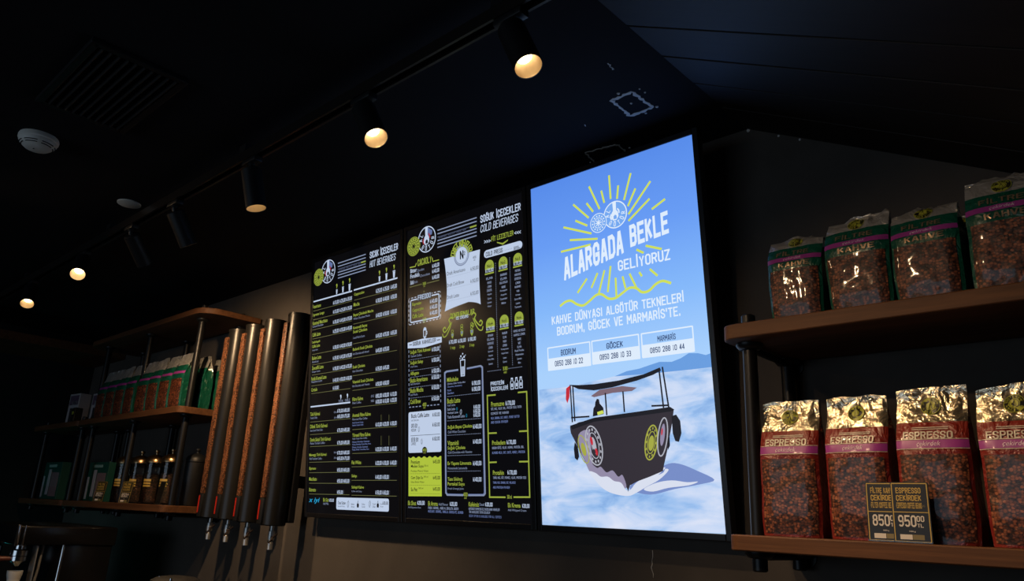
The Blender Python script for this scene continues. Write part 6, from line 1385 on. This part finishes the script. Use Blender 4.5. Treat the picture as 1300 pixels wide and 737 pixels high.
# ------------------------------------------------------------------ jars and boxes on the left shelves
M_GLASS = mat('jar_glass', (.9, .9, .9), .05); M_GLASS.node_tree.nodes['Principled BSDF'].inputs['Transmission Weight'].default_value = 1.0; M_LID = mat('copper_lid', (.55, .36, .18), .28, 1.0); M_JARBEANS = beans('jar_beans', 120, (.03, .012, .007), (.10, .036, .018), (.2, .08, .04))
def jar(x, y, label, h=.215, r=.052, dark=False):
    j = thing('storage_jar', label, 'jar', (x, y, LOW + .0006), (0, 0, .6), 'lidded jars on the lower left shelf')
    b = MB(); b.lathe([(r * .94, 0), (r, .006), (r, h), (r * .93, h + .004), (r * .9, h), (r * .96, h - .004), (r * .96, .008), (0, .006)], 32); b.build('jar_body', M_GLASS if not dark else M_BLACK, j, 40)
    if not dark: b = MB(); b.lathe([(0, .009), (r * .9, .010), (r * .9, h * .72), (r * .6, h * .76), (0, h * .77)], 24); b.build('beans', M_JARBEANS, j, 40)
    b = MB(); b.lathe([(r * 1.03, h + .004), (r * 1.03, h + .018), (r * .85, h + .034), (r * .4, h + .046), (.008, h + .05), (.008, h + .058), (.013, h + .064), (.013, h + .072), (0, h + .077)], 32); b.build('lid', M_LID if not dark else M_BLACK, j, 35)
    if not dark:
        b = MB(); n = 10; a0 = -1.95
        for zz, hh in ((h * .55, .012), (h * .48, .010), (h * .42, .008)):
            b.add([((r + .001) * math.cos(a0 + i * .09), (r + .001) * math.sin(a0 + i * .09), zz + k * hh) for k in (0, 1) for i in range(n)], [(i, i + 1, n + i + 1, n + i) for i in range(n - 1)])
        b.build('label_print', M_CARDGOLD, j)
for x, y, lb, dk in JARS: jar(x, y, lb, dark=dk)
for x, y, rz, lb, bl in CARDS: card((x, y, LOW + .0006), rz, .12, lb, ['FİLTRE', 'KAHVE', 'FILTER COFFEE'], '850', gp, bl, .075, .112)
def carton(x, y, z, size, rz, label, base, prints, group):
    c = thing('carton', label, 'carton', (x, y, z), (0, 0, rz), group); b = MB(); b.box((0, 0, size[2] / 2), size, 0, None, .002); b.build('box', base, c)
    for nm, m, x0, x1, z0, z1 in prints:
        b = MB(); b.box(((x0 + x1) / 2 * size[0], -size[1] / 2 - .0006, (z0 + z1) / 2 * size[2]), ((x1 - x0) * size[0], .0012, (z1 - z0) * size[2])); b.build(nm, m, c)
M_CW = mat('white_carton', (.45, .42, .44), .5); M_CV = mat('violet_print', (.12, .08, .13), .5); M_CD = mat('charcoal_print', (.03, .03, .035), .5); M_CG = mat('green_carton', (.006, .075, .055), .45); M_CM = mat('mint_print', (.25, .42, .38), .5); M_CT = mat('mauve_photo', (.22, .15, .16), .5); M_CP = mat('pale_photo', (.42, .42, .46), .4)
gc = 'white cartons in the dim corner'
pr = [('print_panel', M_CV, -.42, .42, .62, .94), ('picture', M_CD, -.25, .1, .05, .52), ('logo_block', M_CP, -.2, .35, .5, .75)]
carton(-3.90, -.235, MID + .0006, (.15, .07, .195), .08, 'white and violet carton at the far end of the left middle shelf', M_CW, pr, gc)
carton(-3.62 - .045, -.175, MID + .0006, (.15, .07, .19), .05, 'white and violet carton beside the shelf post, nearer the green bags', M_CW, pr, gc)
b = MB(); b.box((0, 0, .045), (.05, .05, .09), 0, None, .006); b.box((0, -.0255, .055), (.026, .002, .02), 1); bx = b.build('small_box', [M_INKBLK, M_LIME]); bx.location = (-3.745, -.285, MID + .0006); tag(bx, 'tiny black box with a yellow mark between the two white cartons', 'box')
pg = [('title_strip', M_CM, -.25, .2, .86, .93), ('picture', M_CT, .0, .42, .08, .72), ('pale_stripe', M_CP, -.2, -.05, .12, .8), ('side_stripe', M_CP, -.47, -.38, .05, .62)]  # both stripes are plain pale strips on the box front
carton(-3.99, -.235, LOW + .0006, (.32, .09, .232), .0, 'green carton at the dark far end of the lower left shelf', M_CG, pg, 'green cartons in the dim corner')
carton(-3.44, -.150, LOW + .0006, (.32, .09, .23), .0, 'green carton on the lower left shelf beside the glass jars', M_CG, pg, 'green cartons in the dim corner')

# ------------------------------------------------------------------ counter with espresso machine and grinder
ct = thing('back_counter', 'dark service counter below the shelves, under the picture edge', 'counter', (-1.0, -.4, 0)); b = MB(); b.box((0, 0, .45), (6.2, .68, .9)); b.build('body', M_BLACK, ct); b = MB(); b.box((0, -.02, .925), (6.3, .78, .05), 0, None, .004); b.build('worktop', M_GLOSSBLACK, ct)
em = thing('espresso_machine', 'dark espresso machine with chrome trim at the lower left corner', 'espresso machine', (-2.95, -.555, .95))
b = MB(); b.box((0, .095, .275), (.68, .24, .47), 0, None, .01); b.build('body', M_GLOSSBLACK, em, 30); b = MB(); b.box((0, 0, .487), (.70, .45, .088), 0, None, .010); b.build('upper_housing', M_GLOSSBLACK, em, 30)
b = MB(); b.box((0, -.03, .055), (.68, .40, .075), 0, None, .006); b.build('drip_tray', M_GLOSSBLACK, em, 30)
for x in (-.3, .3):
    for y in (-.18, .16): b = MB(); b.lathe([(.018, 0), (.022, .03)], 14, (x, y, 0)); b.build('foot', M_BLACK, em)
b = MB(); b.box((.347, -.221, .487), (.016, .018, .096), 0, None, .004); b.box((.353, -.196, .487), (.006, .008, .092), 0, None, .002); b.build('chrome_trim', M_CHROME, em, 30)
b = MB(); b.box((.30, -.120, .34), (.07, .006, .20), 0, None, .002); b.build('back_splash', M_STEEL, em)
for i, x in enumerate((.30, -.12)):
    b = MB(); b.lathe([(.024, .445), (.026, .425), (.036, .418), (.036, .395), (.028, .39)], 24, (x, -.185, 0)); b.build('group_head', M_CHROME, em, 35)
    b = MB(); b.lathe([(.034, .392), (.034, .372), (.02, .362), (.008, .348)], 24, (x, -.185, 0)); pf = b.build('portafilter', M_CHROME, em, 35); b = MB(); b.tube([(x, -.215, .382), (x - .01, -.28, .379), (x - .015, -.34, .374)], [.010, .014, .012], 12); b.build('handle', mat('wood_handle', (.16, .045, .03), .4), pf, 50)
b = MB(); b.tube([(.342, -.012, .445), (.348, -.014, .40), (.348, -.016, .28), (.346, -.03, .16)], .0075, 12); b.build('steam_wand', M_CHROME, em, 40)
b = MB(); b.tube([(.30, -.088, .445), (.30, -.09, .40), (.30, -.092, .33), (.298, -.10, .24)], .006, 12); b.build('steam_wand', M_STEEL, em, 40)
b = MB(); b.box((.30, -.185, .262), (.085, .085, .006), 0, None, .002); b.tube([(.30, -.13, .262), (.30, -.03, .262)], .006, 8); b.build('cup_rest', M_BLACK, em)
cp = MB(); cp.lathe([(.020, 0), (.022, .004), (.032, .045), (.033, .062), (.030, .062), (.026, .01), (0, .008)], 28); o = cp.build('coffee_cup', M_WHITEPL, None, 40); o.location = (-2.65, -.74, .95 + .2658); tag(o, 'pale cup under the espresso machine spout', 'cup')
gr = thing('coffee_grinder', 'dark coffee grinder whose domed lid just shows below the dispensers', 'grinder', (-1.50, -.50, .9505)); b = MB(); b.box((0, 0, .12), (.16, .20, .24), 0, None, .012); b.build('body', M_BLACK, gr, 30); b = MB(); b.lathe([(.04, .24), (.085, .31), (.088, .368)], 28); b.build('hopper', M_GLOSSBLACK, gr, 40); b = MB(); b.lathe([(.092, .368), (.092, .375), (.07, .386), (.03, .391), (0, .392)], 28); b.build('lid', M_BLACK, gr, 40)
for s in (-1, 1): b = MB(); b.lathe([(.006, .37), (.006, .388), (0, .390)], 10, (s * .05 + .02, -.05, 0)); b.build('lid_screw', M_CHROME, gr, 40)
# unseen till added on the counter's far end to cast a teal glow
td = thing('added_till', 'small unseen till on the counter, added to cast a teal glow', 'till', (-3.95, -.60, .9506)); b = MB(); b.box((0, 0, .03), (.20, .12, .06), 0, None, .006); b.build('case', M_BLACK, td); b = MB(); b.box((0, 0, .0625), (.16, .09, .005)); b.build('display', mat('teal_glow', (.01, .02, .02), .3, 0, 0, (0.02, 0.55, 0.55), TEAL), td)
